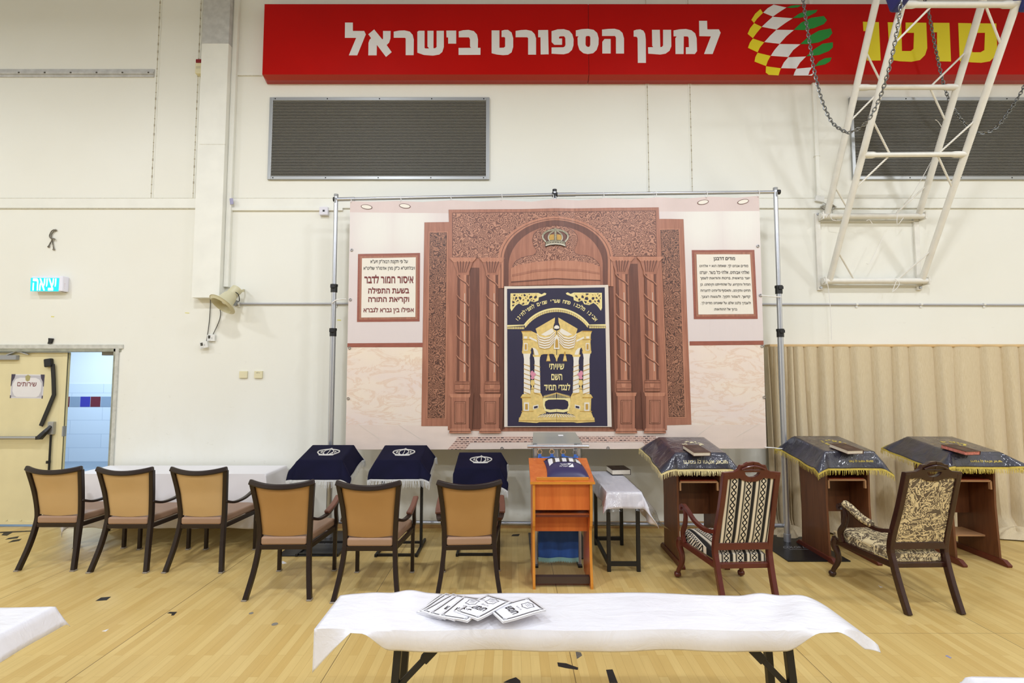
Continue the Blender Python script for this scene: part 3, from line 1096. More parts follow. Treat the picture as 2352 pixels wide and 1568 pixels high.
def vent(x0, x1, z0, z1, label):
    v_ = thing('air_vent', label, 'vent', ((x0 + x1) / 2, D, z0), 0, 'louvred wall vents')
    e = MB()
    f = .042
    e.span((x0, D - .03, z0), (x0 + f, D, z1)); e.span((x1 - f, D - .03, z0), (x1, D, z1))
    e.span((x0 + f, D - .03, z0), (x1 - f, D, z0 + f)); e.span((x0 + f, D - .03, z1 - f), (x1 - f, D, z1))
    e.build('frame', M_alu, v_, world=True, bevel=.004)
    e = MB(); e.span((x0 + f * .9, D - .004, z0 + f * .9), (x1 - f * .9, D - .001, z1 - f * .9)); e.build('back_panel', M_dark, v_, world=True)
    e = MB()
    m = 50
    h = (z1 - z0 - 2 * f) / m
    for k in range(m):
        z = z0 + f + h * (k + .5)
        e.span((x0 + f, D - .026, z - h * .16), (x1 - f, D - .018, z + h * .15))
    e.build('louvres', M_slat, v_, world=True)
    for k in range(5):
        for z in (z0 + f / 2, z1 - f / 2):
            e = MB(); e.box((x0 + .07 + (x1 - x0 - .14) * k / 4, D - .031, z), (.012, .004, .012)); e.build('screw', M_dark, v_, world=True)


a, b = W(622, 226), W(1124, 414)
vent(a.x, b.x, b.z, a.z, 'grey louvred vent on the cream wall under the white lettering')
a, b = W(1948, 226), W(2352, 414)
vent(a.x, a.x + 2.62, b.z, a.z, 'grey louvred vent behind the white tubular hoop frame')

# ---- bits of yellow tape left on the wall
M_ytape = mat('faded_yellow_tape', (224, 216, 120), .6)
for px, py, w_, h_ in ((430, 718.5, .05, .008), (121, 727, .035, .012), (779, 735, .045, .012)):
    q = W(px, py)
    e = MB(); e.box((q.x, D - .001, q.z), (w_, .002, h_), Matrix.Rotation(R(4), 3, 'Y')); e.build('yellow_tape', M_ytape, wall, world=True)

# ================================================================== BACKDROP STAND, BANNER
def Pp(px, py, c):
    """point on the slightly turned plane of the stand: y + 0.0284 x = c"""
    d = ray(px, py)
    return Vector((0, 0, EYE)) + d * (c / (d.y + 0.0284 * d.x))


CS = 5.563                    # plane of the poles
M_pole = mat('satin_aluminium_pole', (196, 198, 204), 0.3, 0.75)
M_plate = mat('black_steel_plate', (26, 26, 28), 0.35, 0.2)
M_sil = mat('silver_print', (150, 150, 152), 0.4)
st = thing('backdrop_stand', 'tall silver telescopic stand carrying the printed banner', 'stand', (.45, 5.55, 0))


def yat(x, c=CS):
    return c - 0.0284 * x


poles = []
for (x, zt_, clamps) in ((-2.015, Pp(768, 452, CS).z, ((764, 660), (762, 762))), (Pp(1274, 445, CS).x, Pp(1274, 441, CS).z, ()), (2.945, Pp(1790, 437, CS).z, ((1792, 668), (1794, 766)))):
    y = yat(x)
    e = MB()
    z1 = Pp(1176, clamps[1][1], CS).z if clamps else 1.5
    z2 = Pp(1176, clamps[0][1], CS).z if clamps else 2.6
    e.tube([(x, y, .012), (x, y, z1)], .031, 16)
    e.tube([(x, y, z1), (x, y, z2)], .027, 16)
    e.tube([(x, y, z2), (x, y, zt_)], .0235, 16)
    po = e.build('pole', M_pole, st, world=True, smooth=40)
    for z in (z1, z2):
        if clamps:
            e = MB()
            e.tube([(x, y, z - .045), (x, y, z + .02)], .037, 14)
            e.tube([(x, y, z + .02), (x, y, z + .045)], .041, 14)
            e.box((x, y - .042, z + .015), (.05, .02, .03))
            e.build('clamp', M_blackpl, po, world=True, smooth=40)
    e = MB(); e.tube([(x, y, zt_), (x, y, zt_ + .03)], .025, 14); e.box((x, y - .024, zt_ - .05), (.018, .006, .05))
    e.build('pole_head', M_blackpl if x > 0 and x < 1 else M_greypl, po, world=True, smooth=40)
    e = MB(); e.tube([(x, y, .01), (x, y, .09)], .037, 16); e.build('socket', M_pole, po, world=True, smooth=40)
    e = MB(); e.span((x - .30, y - .56, 0), (x + .30, y + .22, .012)); bp = e.build('base_plate', M_plate, st, world=True, bevel=.004)
    e = MB()
    qb = quad_map((x - .16, y - .16, .0128), (x + .16, y - .16, .0128), (x + .16, y - .22, .0128), (x - .16, y - .22, .0128))
    put_text(e, 'COLOR LINK', lambda u, v_: qb(u + .08 * v_, v_), 0.0, False)
    e.span((x - .12, y - .255, .0121), (x + .14, y - .25, .0129))
    if not (x > 0 and x < 1):
        e.build('lettering', M_sil, bp, world=True)
    poles.append((x, y, zt_))
for (a, b, px) in ((0, 1, (458, 447)), (1, 2, (447, 441))):
    xa, ya, za = poles[a]
    xb, yb_, zb = poles[b]
    e = MB()
    A = Pp((770, 0, 1280)[0] if a == 0 else 1276, px[0], CS)
    B = Pp(1272 if a == 0 else 1787, px[1], CS)
    A.z, B.z = Pp(1276 if a else 772, px[0], CS).z, Pp(1787 if a else 1272, px[1], CS).z
    e.tube([A + (B - A) * .07, B], .019, 12)
    e.tube([A, A + (B - A) * .09], .023, 12)
    cr = e.build('crossbar', M_pole, st, world=True, smooth=40)
    for P_ in (A, B):
        e = MB(); e.tube([P_ - Vector((.02, 0, 0)), P_ + Vector((.02, 0, 0))], .027, 12); e.build('joint', M_blackpl, cr, world=True, smooth=40)
zl = Pp(1330, 1212, CS).z
e = MB(); e.tube([(poles[0][0], poles[0][1] + .05, zl + .03), (poles[2][0], poles[2][1] + .05, zl + .03)], .022, 12)
e.build('lower_crossbar', M_pole, st, world=True, smooth=40)

# ---- the banner: a sheet of printed vinyl; the print lies in thin layers of its own mesh
CB = 5.505


def bend(p):
    """slack of the hanging sheet: shallow upright folds, deeper toward the right"""
    x, z = p.x, p.z
    k = 0.35 + 0.65 * max(0, min(1, (x + .2) / 2.6))
    w = .010 * math.sin(3.1 * x + .6) + .006 * k * math.sin(9.5 * x + 1.1) + .004 * k * math.sin(21 * x)
    mid = math.exp(-((x - .46) / .16) ** 2) * max(0, (z - 2.4)) * .012
    return Vector((x, p.y + w * (.5 + .5 * (3.8 - z) / 3.0) - mid, z))


def vinyl(t, rough=.36):
    t.b.inputs['Roughness'].default_value = rough
    t.b.inputs['Specular IOR Level'].default_value = .55
    v1 = t.noise(t.coord('Position', (5.5, 1, .35)), 1.0, 3, .5)
    v2 = t.noise(t.coord('Position', (3.0, 1, .9), (0, R(38), 0)), 1.0, 2, .5)
    t.bump(t.math('ADD', v1, t.math('MULTIPLY', v2, .6)), .16, .05)
    return t.m


def flat(name, rgb, vary=0.0, vs=6, sc=(1, 1, 1)):
    t = NT(name)
    c = lin(rgb)
    if vary:
        f = t.noise(t.coord('Position', sc), vs, 4, .6)
        t.col(t.ramp(f, ((.3, tuple(q * (1 - vary) for q in c[:3]) + (1,)), (.7, tuple(min(1, q * (1 + vary)) for q in c[:3]) + (1,)))))
    else:
        t.col(c)
    return vinyl(t)


def pwood(name, dark, light):
    t = NT(name)
    f = t.noise(t.coord('Position', (16, 1, 1.1)), 2.0, 5, .65, .6)
    t.col(t.ramp(f, ((.28, lin(dark)), (.72, lin(light)))))
    return vinyl(t)


def carved(name, dark, mid, light, sc):
    t = NT(name)
    v = t.coord('Position')
    w = t.noise(v, sc * .55, 2, .5)
    dm = t.n('ShaderNodeVectorMath', operation='ADD')
    nz = t.n('ShaderNodeTexNoise')
    nz.inputs['Scale'].default_value = sc * .5
    nz.inputs['Detail'].default_value = 1
    t.l(v, nz.inputs['Vector'])
    sc_ = t.n('ShaderNodeVectorMath', operation='SCALE')
    sc_.inputs['Scale'].default_value = 2.2 / sc
    t.l(nz.outputs['Color'], sc_.inputs[0])
    t.l(v, dm.inputs[0])
    t.l(sc_.outputs[0], dm.inputs[1])
    vo = t.n('ShaderNodeTexVoronoi')
    vo.inputs['Scale'].default_value = sc
    t.l(dm.outputs[0], vo.inputs['Vector'])
    rings = t.math('SINE', t.math('MULTIPLY', vo.outputs['Distance'], 22.0))
    f = t.math('ADD', t.math('MULTIPLY', rings, .5), .5)
    t.col(t.ramp(f, ((.05, lin(dark)), (.45, lin(mid)), (.95, lin(light)))))
    return vinyl(t)


# printed wall with the pools of light of the pictured downlights
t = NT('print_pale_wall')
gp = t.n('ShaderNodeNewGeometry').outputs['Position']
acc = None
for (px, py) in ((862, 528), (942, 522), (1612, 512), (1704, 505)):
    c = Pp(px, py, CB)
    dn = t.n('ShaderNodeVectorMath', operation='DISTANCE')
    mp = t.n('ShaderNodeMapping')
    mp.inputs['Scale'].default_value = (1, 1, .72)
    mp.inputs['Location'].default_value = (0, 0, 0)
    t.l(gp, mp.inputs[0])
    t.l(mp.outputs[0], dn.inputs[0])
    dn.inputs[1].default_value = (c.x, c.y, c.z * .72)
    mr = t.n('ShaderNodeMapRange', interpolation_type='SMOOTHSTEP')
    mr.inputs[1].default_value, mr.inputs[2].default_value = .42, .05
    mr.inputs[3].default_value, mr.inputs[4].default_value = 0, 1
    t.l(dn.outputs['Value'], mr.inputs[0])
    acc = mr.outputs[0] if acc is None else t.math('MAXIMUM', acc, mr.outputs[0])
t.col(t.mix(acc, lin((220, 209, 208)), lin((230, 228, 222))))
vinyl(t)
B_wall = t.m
B_ceil = flat('print_pinkish_ceiling', (214, 196, 192), .05, 2)
t = NT('print_marble')
v = t.coord('Position', (1, 1, 2.6))
vn = t.noise(v, 2.2, 6, .62, 1.2)
vein = t.ramp(vn, ((.46, (0, 0, 0, 1)), (.5, (1, 1, 1, 1)), (.54, (0, 0, 0, 1))))
cl = t.ramp(t.noise(v, 1.4, 3), ((.3, lin((230, 214, 206))), (.7, lin((236, 222, 204)))))
t.col(t.mix(t.math('MULTIPLY', vein, .45), cl, lin((214, 176, 146))))
vinyl(t)
B_marble = t.m
B_floor = flat('print_marble_floor', (228, 210, 198), .05, 2.5, (1, 1, 3))
B_wood = pwood('print_wood', (146, 94, 74), (180, 123, 99))
B_woodl = pwood('print_wood_light', (168, 110, 84), (196, 140, 114))
B_woodd = pwood('print_wood_dark', (92, 56, 44), (122, 76, 60))
B_carve = carved('print_carving', (104, 66, 54), (150, 100, 80), (188, 138, 114), 19)
B_carve2 = carved('print_carving_dark', (78, 50, 40), (122, 80, 63), (166, 118, 94), 20)
B_frame = flat('print_red_brown_frame', (150, 86, 70), .12, 8, (2, 1, 8))
B_navy = flat('print_navy', (44, 40, 66), .06, 3)
B_cream = flat('print_cream', (222, 212, 200), .04, 5)
B_gold = flat('print_gold', (222, 194, 122), .14, 26)
B_gold2 = flat('print_deep_gold', (192, 152, 72), .12, 26)
B_ivory = flat('print_ivory', (232, 226, 214))
B_silver = flat('print_silver', (150, 144, 122), .35, 60)
B_ink = flat('print_ink', (40, 34, 34))
B_mar = flat('print_maroon', (116, 36, 34))
B_pink = flat('print_pink', (212, 140, 162))
B_lgold = flat('print_pale_gold', (236, 222, 160))
t = NT('print_gold_lace')
v = t.coord('Position')
vo = t.n('ShaderNodeTexVoronoi', feature='DISTANCE_TO_EDGE')
vo.inputs['Scale'].default_value = 26
t.l(v, vo.inputs['Vector'])
t.col(t.ramp(vo.outputs[0], ((.10, lin((232, 212, 140))), (.17, lin((196, 168, 96))), (.24, lin((44, 40, 66))))))
vinyl(t)
B_lace = t.m
t = NT('print_mosaic')
br = t.n('ShaderNodeTexBrick')
br.offset = .5
br.inputs['Color1'].default_value = lin((44, 34, 48))
br.inputs['Color2'].default_value = lin((206, 164, 148))
br.inputs['Mortar'].default_value = lin((214, 184, 170))
br.inputs['Scale'].default_value = 1
br.inputs['Mortar Size'].default_value = .006
br.inputs['Brick Width'].default_value = .042
br.inputs['Bias'].default_value = -.1
br.inputs['Row Height'].default_value = .021
t.l(t.coord('Position', (1, 1, 1), (PI / 2, 0, 0)), br.inputs['Vector'])
t.col(br.outputs['Color'])
vinyl(t)
B_mos = t.m
B_back = mat('banner_white_edge', (226, 224, 220), .5)
BM_ = [B_wall, B_ceil, B_marble, B_floor, B_wood, B_woodl, B_woodd, B_carve, B_carve2, B_frame, B_navy, B_cream, B_gold, B_gold2, B_ivory, B_silver, B_ink, B_mar, B_pink, B_lgold, B_lace, B_mos, B_back]
(WALL, CEIL, MARB, FLOR, WOOD, WODL, WODD, CARV, CAR2, FRAM, NAVY, CREM, GOLD, GOL2, IVRY, SILV, INK, MARO, PINK, LGOL, LACE, MOSA, BACK) = range(len(BM_))
bn = MB()


def L(layer, px, py):
    return Pp(px, py, CB) - Vector((0, .0022 * layer, 0))


def pl(mi, layer, pts):
    bn.cur = mi
    bn.poly([L(layer, x, y) for x, y in pts])


def rect(mi, layer, x0, y0, x1, y1):
    pl(mi, layer, [(x0, y0), (x1, y0), (x1, y1), (x0, y1)])


def txt(mi, layer, s, tl, tr, br_, bl, bold=0.0):
    q = quad_map(L(layer, *tl), L(layer, *tr), L(layer, *br_), L(layer, *bl))
    bn.cur = mi
    put_text(bn, s, q, bold)


def lx(y):   # left and right edge of the sheet at a height
    return 804 - 11 * (y - 461) / 572


def rx(y):
    return 1744 + 18 * (y - 449) / 581


TOP = [(804, 461), (850, 463), (912, 461), (970, 464), (1040, 460), (1100, 463), (1160, 459), (1220, 463), (1276, 457), (1330, 460), (1390, 455), (1450, 458), (1510, 453), (1570, 456), (1630, 451), (1690, 454), (1744, 449)]
# sheet body (backing a little behind the print)
pl(BACK, -2, TOP + [(rx(1030), 1030.5), (1276, 1031), (lx(1033), 1033)])
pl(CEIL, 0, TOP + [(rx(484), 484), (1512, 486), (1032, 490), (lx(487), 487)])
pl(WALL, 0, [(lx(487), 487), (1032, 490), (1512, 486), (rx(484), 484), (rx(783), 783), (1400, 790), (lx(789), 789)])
pl(MARB, 0, [(lx(789), 789), (1400, 790), (rx(783), 783), (rx(975), 975), (1276, 978), (lx(976), 976)])
pl(FLOR, 0, [(lx(976), 976), (1276, 978), (rx(975), 975), (rx(1030), 1030), (1276, 1030.5), (lx(1032.5), 1032.5)])
for (x0, y0, x1, y1) in ((822, 974, 870, 1007), (913, 974, 965, 1007), (1640, 972, 1595, 1004), (1745, 972, 1690, 1004)):
    pl(CREM, 1, [(x0, y0), (x0 + 2, y0), (x1 + 2, y1), (x1, y1)])
# pictured downlights
for (cx, cy, tilt) in ((842, 475, 8), (930, 473, 8), (1615, 464, -10), (1707, 463, -12)):
    for mi, a, b, ly in ((WODD, 13.5, 5.6, 1), (IVRY, 11.8, 4.3, 2)):
        ct, sn = math.cos(R(tilt)), math.sin(R(tilt))
        pl(mi, ly, [(cx + a * math.cos(q) * ct - b * math.sin(q) * sn, cy + a * math.cos(q) * sn + b * math.sin(q) * ct) for q in [2 * PI * k / 28 for k in range(28)]])
# chair rails
pl(FRAM, 1, [(lx(788), 788), (972, 787), (971, 797), (lx(797), 797)])
pl(FRAM, 1, [(1584, 783.5), (rx(782), 782), (rx(791), 791.5), (1584, 793)])
# framed texts
for outer, inner in (([(822, 583), (965, 581), (964, 738), (819.5, 739)], [(831.5, 593), (955.5, 591), (954.5, 728), (829.5, 729)]),
                     ([(1589, 574), (1733, 573.5), (1741, 732), (1594, 732.5)], [(1599.5, 584), (1722.5, 584), (1731, 721), (1604, 722)])):
    pl(FRAM, 1, outer)
    pl(WOOD, 2, [(outer[k][0] * .5 + inner[k][0] * .5, outer[k][1] * .5 + inner[k][1] * .5) for k in range(4)])
    pl(IVRY, 3, inner)
for s, x0, x1, y0, y1, mi, bold in (('על פי תקנת רבוה"ק זיע"א', 851, 937, 596, 607, INK, .012), ('ויבלחט"א כ"ק מרן אדמו"ר שליט"א', 835, 953, 611.5, 622, INK, .012),
                                    ('איסור חמור לדבר', 837, 950, 631, 651, MARO, .03), ('בשעת התפילה', 846, 940, 659.5, 674, MARO, .03),
                                    ('וקריאת התורה', 846, 940, 682.5, 697.5, MARO, .03), ('אפילו בין גברא לגברא', 835, 951, 705.5, 720.5, MARO, .02)):
    txt(mi, 4, s, (x0, y0), (x1, y0 - .3), (x1, y1 - .3), (x0, y1), bold)
for k, (s, x0, x1) in enumerate((('מודים דרבנן', 1639, 1688), ('מודים אנחנו לך. שאתה הוא יי אלהינו', 1607, 1718), ('ואלהי אבותינו. אלהי כל בשר. יוצרנו', 1607.5, 1720),
                                 ('יוצר בראשית. ברכות והודאות לשמך', 1608, 1722), ('הגדול והקדוש. על שהחייתנו וקימתנו. כן', 1608.5, 1723), ('תחינו ותקימנו. ותאסוף גליותינו לחצרות', 1609, 1723),
                                 ('קדשך. לשמור חקיך. ולעשות רצונך.', 1609.5, 1723), ('ולעבדך בלבב שלם. על שאנחנו מודים לך.', 1610, 1724), ('ברוך אל ההודאות:', 1640, 1693))):
    y0 = (590.5, 607, 621, 635, 649.5, 663.5, 677.5, 692, 706.5)[k]
    h = 9.5 if k == 0 else 8.2
    txt(INK, 4, s, (x0, y0), (x1, y0), (x1, y0 + h), (x0, y0 + h), .022 if k == 0 else .012)
# outer panels with carved strips
for o_, s_ in (([(975, 511), (1034, 510), (1034, 978), (968, 978)], [(988, 535), (1026, 535), (1021.5, 959), (983, 959)]),
               ([(1512, 503), (1570, 503), (1588.5, 975), (1530, 976)], [(1516.5, 529), (1558, 528), (1572.5, 956), (1535.5, 956)])):
    pl(WOOD, 1, o_)
    g = [(s_[0][0] - 3, s_[0][1] - 3), (s_[1][0] + 3.5, s_[1][1] - 3), (s_[2][0] + 3.5, s_[2][1] + 3), (s_[3][0] - 3, s_[3][1] + 3)]
    pl(WODL, 2, g)
    pl(WODD, 3, [(s_[0][0] - .6, s_[0][1] - .6), (s_[1][0] + .6, s_[1][1] - .6), (s_[2][0] + .6, s_[2][1] + .6), (s_[3][0] - .6, s_[3][1] + .6)])
    pl(CAR2, 4, s_)
# main body
pl(WOOD, 2, [(1030.5, 482), (1276, 479), (1512.5, 476.5), (1518, 592), (1531, 987), (1397, 990), (1158, 990), (1029, 987), (1034, 592)])
pl(WODD, 3, [(1039, 489), (1276, 486), (1506, 484), (1508, 589), (1039, 594)])
pl(CARV, 4, [(1040.5, 490.5), (1276, 487.5), (1504.5, 485.5), (1506.5, 588), (1040.5, 593)])
# darker pilaster fields between the columns
pl(WODD, 3, [(1079, 615), (1101, 615), (1104, 985), (1082, 985)])
pl(WODD, 3, [(1143, 600), (1160, 600), (1159, 985), (1148, 985)])
pl(WODD, 3, [(1443, 606), (1464, 606), (1480, 985), (1452, 985)])
pl(WODD, 3, [(1397, 600), (1408, 600), (1412, 985), (1400, 985)])
# arch: moulding, recess, shade under the arch
AC = (1276, 597)
pl(WODL, 5, arc(AC[0], AC[1], 132, 0, 180, 48, 99) + [(1144, 662), (1156, 662), (1396, 658), (1408, 658)])
pl(WODD, 6, arc(AC[0], AC[1], 126, 0, 180, 48, 94) + [(1150, 662), (1402, 658)])
pl(WODL, 7, arc(AC[0], AC[1], 124.5, 0, 180, 48, 92.5) + [(1151.5, 662), (1400.5, 658)])
pl(WODD, 8, arc(AC[0], AC[1], 119, 0, 180, 48, 90) + [(1157, 662), (1395, 658)])
pl(WOOD, 9, arc(1276, 612, 108, 4, 176, 44, 92) + [(1168, 662), (1384, 658)])
# carved head-piece with the silver crown
hp = [(1179, 611), (1184, 602), (1196, 594), (1212, 589), (1224, 588), (1231, 583), (1233, 576), (1226, 566), (1223, 553), (1226, 540), (1236, 530), (1252, 523), (1276, 520),
      (1300, 523), (1315, 531), (1324, 541), (1326, 553), (1322, 566), (1316, 576), (1320, 583), (1330, 587), (1346, 588), (1360, 594), (1370, 602), (1375, 609)]
pl(WODD, 10, [(x + (1 if x > 1276 else -1), y - 1) for x, y in hp] + [(1376, 614), (1178, 616)])
pl(CARV, 11, hp + [(1374, 612), (1276, 606), (1181, 614)])
pl(WODL, 12, [(1173, 617), (1190, 609), (1230, 602), (1276, 599), (1320, 600), (1360, 606), (1377, 613), (1378, 645), (1276, 640), (1174, 648)])
pl(WOOD, 13, [(1176, 631), (1230, 620), (1276, 617), (1330, 619), (1376, 627), (1376, 631), (1330, 624), (1276, 622), (1230, 625), (1176, 636)])
pl(WOOD, 12, [(1174, 648), (1276, 640), (1378, 645), (1378, 657), (1276, 654), (1174, 657)])
pl(WODD, 13, [(1174, 647), (1276, 639.5), (1378, 644), (1378, 646), (1276, 642), (1174, 650)])
pl(INK, 13, [(1253, 560), (1246, 551), (1244, 543), (1249, 535), (1260, 529.5), (1275, 528), (1290, 529.5), (1301, 535), (1306, 543), (1304, 551), (1297, 560)])
pl(WODD, 14, [(1256, 560), (1250, 550), (1249, 543), (1254, 537), (1263, 533), (1275, 531.5), (1287, 533), (1296, 537), (1301, 543), (1300, 550), (1294, 560)])
pl(GOL2, 15, [(1263, 556), (1260, 548), (1263, 541), (1272, 540), (1272, 556)])
pl(GOL2, 15, [(1287, 556), (1290, 548), (1287, 541), (1278, 540), (1278, 556)])


def ribbon(mi, ly, pts, w_):
    pp = [Vector((x, y, 0)) for x, y in pts]
    pp = catmull(pp, 5)
    lft, rgt = [], []
    for i, p in enumerate(pp):
        d_ = (pp[min(i + 1, len(pp) - 1)] - pp[max(i - 1, 0)]).normalized()
        lft.append((p.x - d_.y * w_, p.y + d_.x * w_))
        rgt.append((p.x + d_.y * w_, p.y - d_.x * w_))
    for k in range(len(pp) - 1):
        pl(mi, ly, [lft[k], lft[k + 1], rgt[k + 1], rgt[k]])


for s in (1, -1):
    f = lambda pts: [(1275 + s * x, y) for x, y in pts]
    ribbon(SILV, 16, f([(-21, 558), (-28, 549), (-28, 541), (-20, 534), (-8, 530.5), (0, 530)]), 2.0)
    ribbon(SILV, 16, f([(-12, 557), (-16, 549), (-14, 541), (-6, 534), (0, 531)]), 1.6)
    ribbon(IVRY, 17, f([(-22, 557), (-28.5, 549), (-28, 542)]), .5)
    ribbon(IVRY, 17, f([(-12.4, 556), (-16, 549), (-14, 542)]), .45)
ribbon(SILV, 17, [(1275, 557), (1275, 544), (1275, 529)], 2.2)
pl(SILV, 18, [(1273, 530), (1273, 526), (1277, 526), (1277, 530)])
pl(INK, 17, [(1251, 569), (1254, 556), (1265, 553.5), (1275, 553), (1285, 553.5), (1296, 556), (1299, 569), (1288, 565.5), (1275, 564.5), (1262, 565.5)])
pl(SILV, 18, [(1252, 567.5), (1254.6, 557), (1265, 554.5), (1275, 554), (1285, 554.5), (1295.4, 557), (1298, 567.5), (1287, 564.5), (1275, 563.5), (1263, 564.5)])
pl(IVRY, 19, [(1252.5, 567), (1263, 563.8), (1275, 562.8), (1287, 563.8), (1297.5, 567), (1297.4, 565), (1287, 562.2), (1275, 561.2), (1263, 562.2), (1252.8, 565)])
for k in range(7):
    x = 1257.5 + k * 5.8
    y = 558.6 - .35 * (3 - abs(k - 3))
    pl(INK, 19, [(x - 1.2, y + .9), (x, y - .3), (x + 1.2, y + .9), (x, y + 2)])
# the four twisted columns
for (cx0, cx1, capw, captop, s0, s1, yb0) in ((1064, 1062.5, 29.5, 592, 12.2, 12.8, 875), (1130.5, 1131.2, 28.5, 592, 12.2, 13.2, 875),
                                              (1427, 1432, 29, 590, 13, 13, 872), (1492, 1497.5, 29.5, 590, 13, 14, 872)):
    right = cx0 > 1276
    cap = [(cx0 - capw, captop), (cx0 + capw, captop), (cx0 + capw, captop + 3), (cx0 + capw * .75, captop + 11), (cx0 + s0 + 2, captop + 33), (cx0 + s0 + 2, captop + 40), (cx0 - s0 - 2, captop + 40), (cx0 - s0 - 2, captop + 33), (cx0 - capw * .75, captop + 11), (cx0 - capw, captop + 3)]
    pl(WOOD, 7, cap)
    pl(WODL, 8, cap[:4] + [cap[8], cap[9]])
    for k in range(5):
        u = -.6 + k * .3
        pl(WODD, 9, [(cx0 + capw * .8 * u, captop + 9), (cx0 + capw * .8 * u + 2.2, captop + 9), (cx0 + s0 * (u - .15) + 1.2, captop + 35), (cx0 + s0 * (u - .15), captop + 35)])
    yt = captop + 40
    sh = lambda f, y: cx0 + (cx1 - cx0) * (y - yt) / (yb0 - yt) + f * (s0 + (s1 - s0) * (y - yt) / (yb0 - yt))
    for f0, f1, mi in ((-1, -.55, WODD), (-.55, .1, WOOD), (.1, .62, WODL), (.62, 1, WODD)):
        pl(mi, 7, [(sh(f0, yt), yt), (sh(f1, yt), yt), (sh(f1, yb0), yb0), (sh(f0, yb0), yb0)])
    pl(CREM, 8, [(sh(.3, yt + 42), yt + 42), (sh(.38, yt + 42), yt + 42), (sh(.38, yb0 - 20), yb0 - 20), (sh(.3, yb0 - 20), yb0 - 20)])
    y = yt - 2
    while y < yb0 - 18:
        for mi, dy, ly in ((WODD, 2.2, 8), (WODL, 0, 9)):
            up = [(-1.12, 0), (-.6, 8), (0, 13), (.6, 18), (1.12, 26)]
            pl(mi, ly, [(sh(f, y + g), y + g + dy) for f, g in up] + [(sh(f, y + g), y + g + dy + 2.8) for f, g in reversed(up)])
        y += 46
    hb = 27
    pl(WOOD, 8, [(cx1 - s1 - 3, yb0), (cx1 + s1 + 3, yb0), (cx1 + s1 + 4.5, yb0 + 14), (cx1 + s1 + 3, yb0 + hb), (cx1 - s1 - 3, yb0 + hb), (cx1 - s1 - 4.5, yb0 + 14)])
    for yy in (yb0 + 1, yb0 + 6, yb0 + 20, yb0 + 25):
        pl(WODD, 9, [(cx1 - s1 - 3.5, yy), (cx1 + s1 + 3.5, yy), (cx1 + s1 + 3.5, yy + 1.2), (cx1 - s1 - 3.5, yy + 1.2)])
    pl(WODL, 9, [(cx1 - s1 * .5, yb0 + 8), (cx1 + s1 * .3, yb0 + 8), (cx1 + s1 * .2, yb0 + 17), (cx1 - s1 * .4, yb0 + 17)])
    # pedestal: front face and the side face turned to the middle
    y0, y1 = yb0 + hb + 1, 993
    f = -1 if right else 1
    cf = cx1 - f * 5
    pl(WODL, 9, [(cf - 24, y0 + 1), (cf + 24, y0 + 1), (cf + 22, y0 + 9), (cf - 22, y0 + 9)])
    pl(WODD, 8, [(cf + f * 20, y0 + 4), (cf + f * 31, y0 - 3), (cf + f * 27, y1 - 6), (cf + f * 20, y1)])
    pl(WOOD, 9, [(cf - 20, y0 + 9), (cf + 20, y0 + 9), (cf + 20, y1 - 10), (cf - 20, y1 - 10)])
    pl(WODD, 10, [(cf - 13, y0 + 18), (cf + 13, y0 + 18), (cf + 13, y1 - 20), (cf - 13, y1 - 20)])
    pl(WODL, 11, [(cf - 11.6, y0 + 19.5), (cf + 11.6, y0 + 19.5), (cf + 11.6, y1 - 21.5), (cf - 11.6, y1 - 21.5)])
    pl(WODD, 12, [(cf - 10, y0 + 21), (cf + 10, y0 + 21), (cf + 10, y1 - 23), (cf - 10, y1 - 23)])
    pl(WOOD, 13, [(cf - 9.2, y0 + 21.8), (cf + 9.2, y0 + 21.8), (cf + 9.2, y1 - 23.8), (cf - 9.2, y1 - 23.8)])
    pl(WODL, 10, [(cf - 22, y1 - 10), (cf + 22, y1 - 10), (cf + 25, y1 - 3), (cf + 25, y1 + 1), (cf - 25, y1 + 1), (cf - 25, y1 - 3)])
    pl(WODD, 11, [(cf - 25, y1 - 3.6), (cf + 25, y1 - 3.6), (cf + 25, y1 - 2.6), (cf - 25, y1 - 2.6)])
# the pictured curtain of the ark
Q = lambda x, y: (1140 + x / 4.357, 640 + y / 4.357)


def qp(mi, ly, pts):
    pl(mi, ly, [Q(*p) for p in pts])


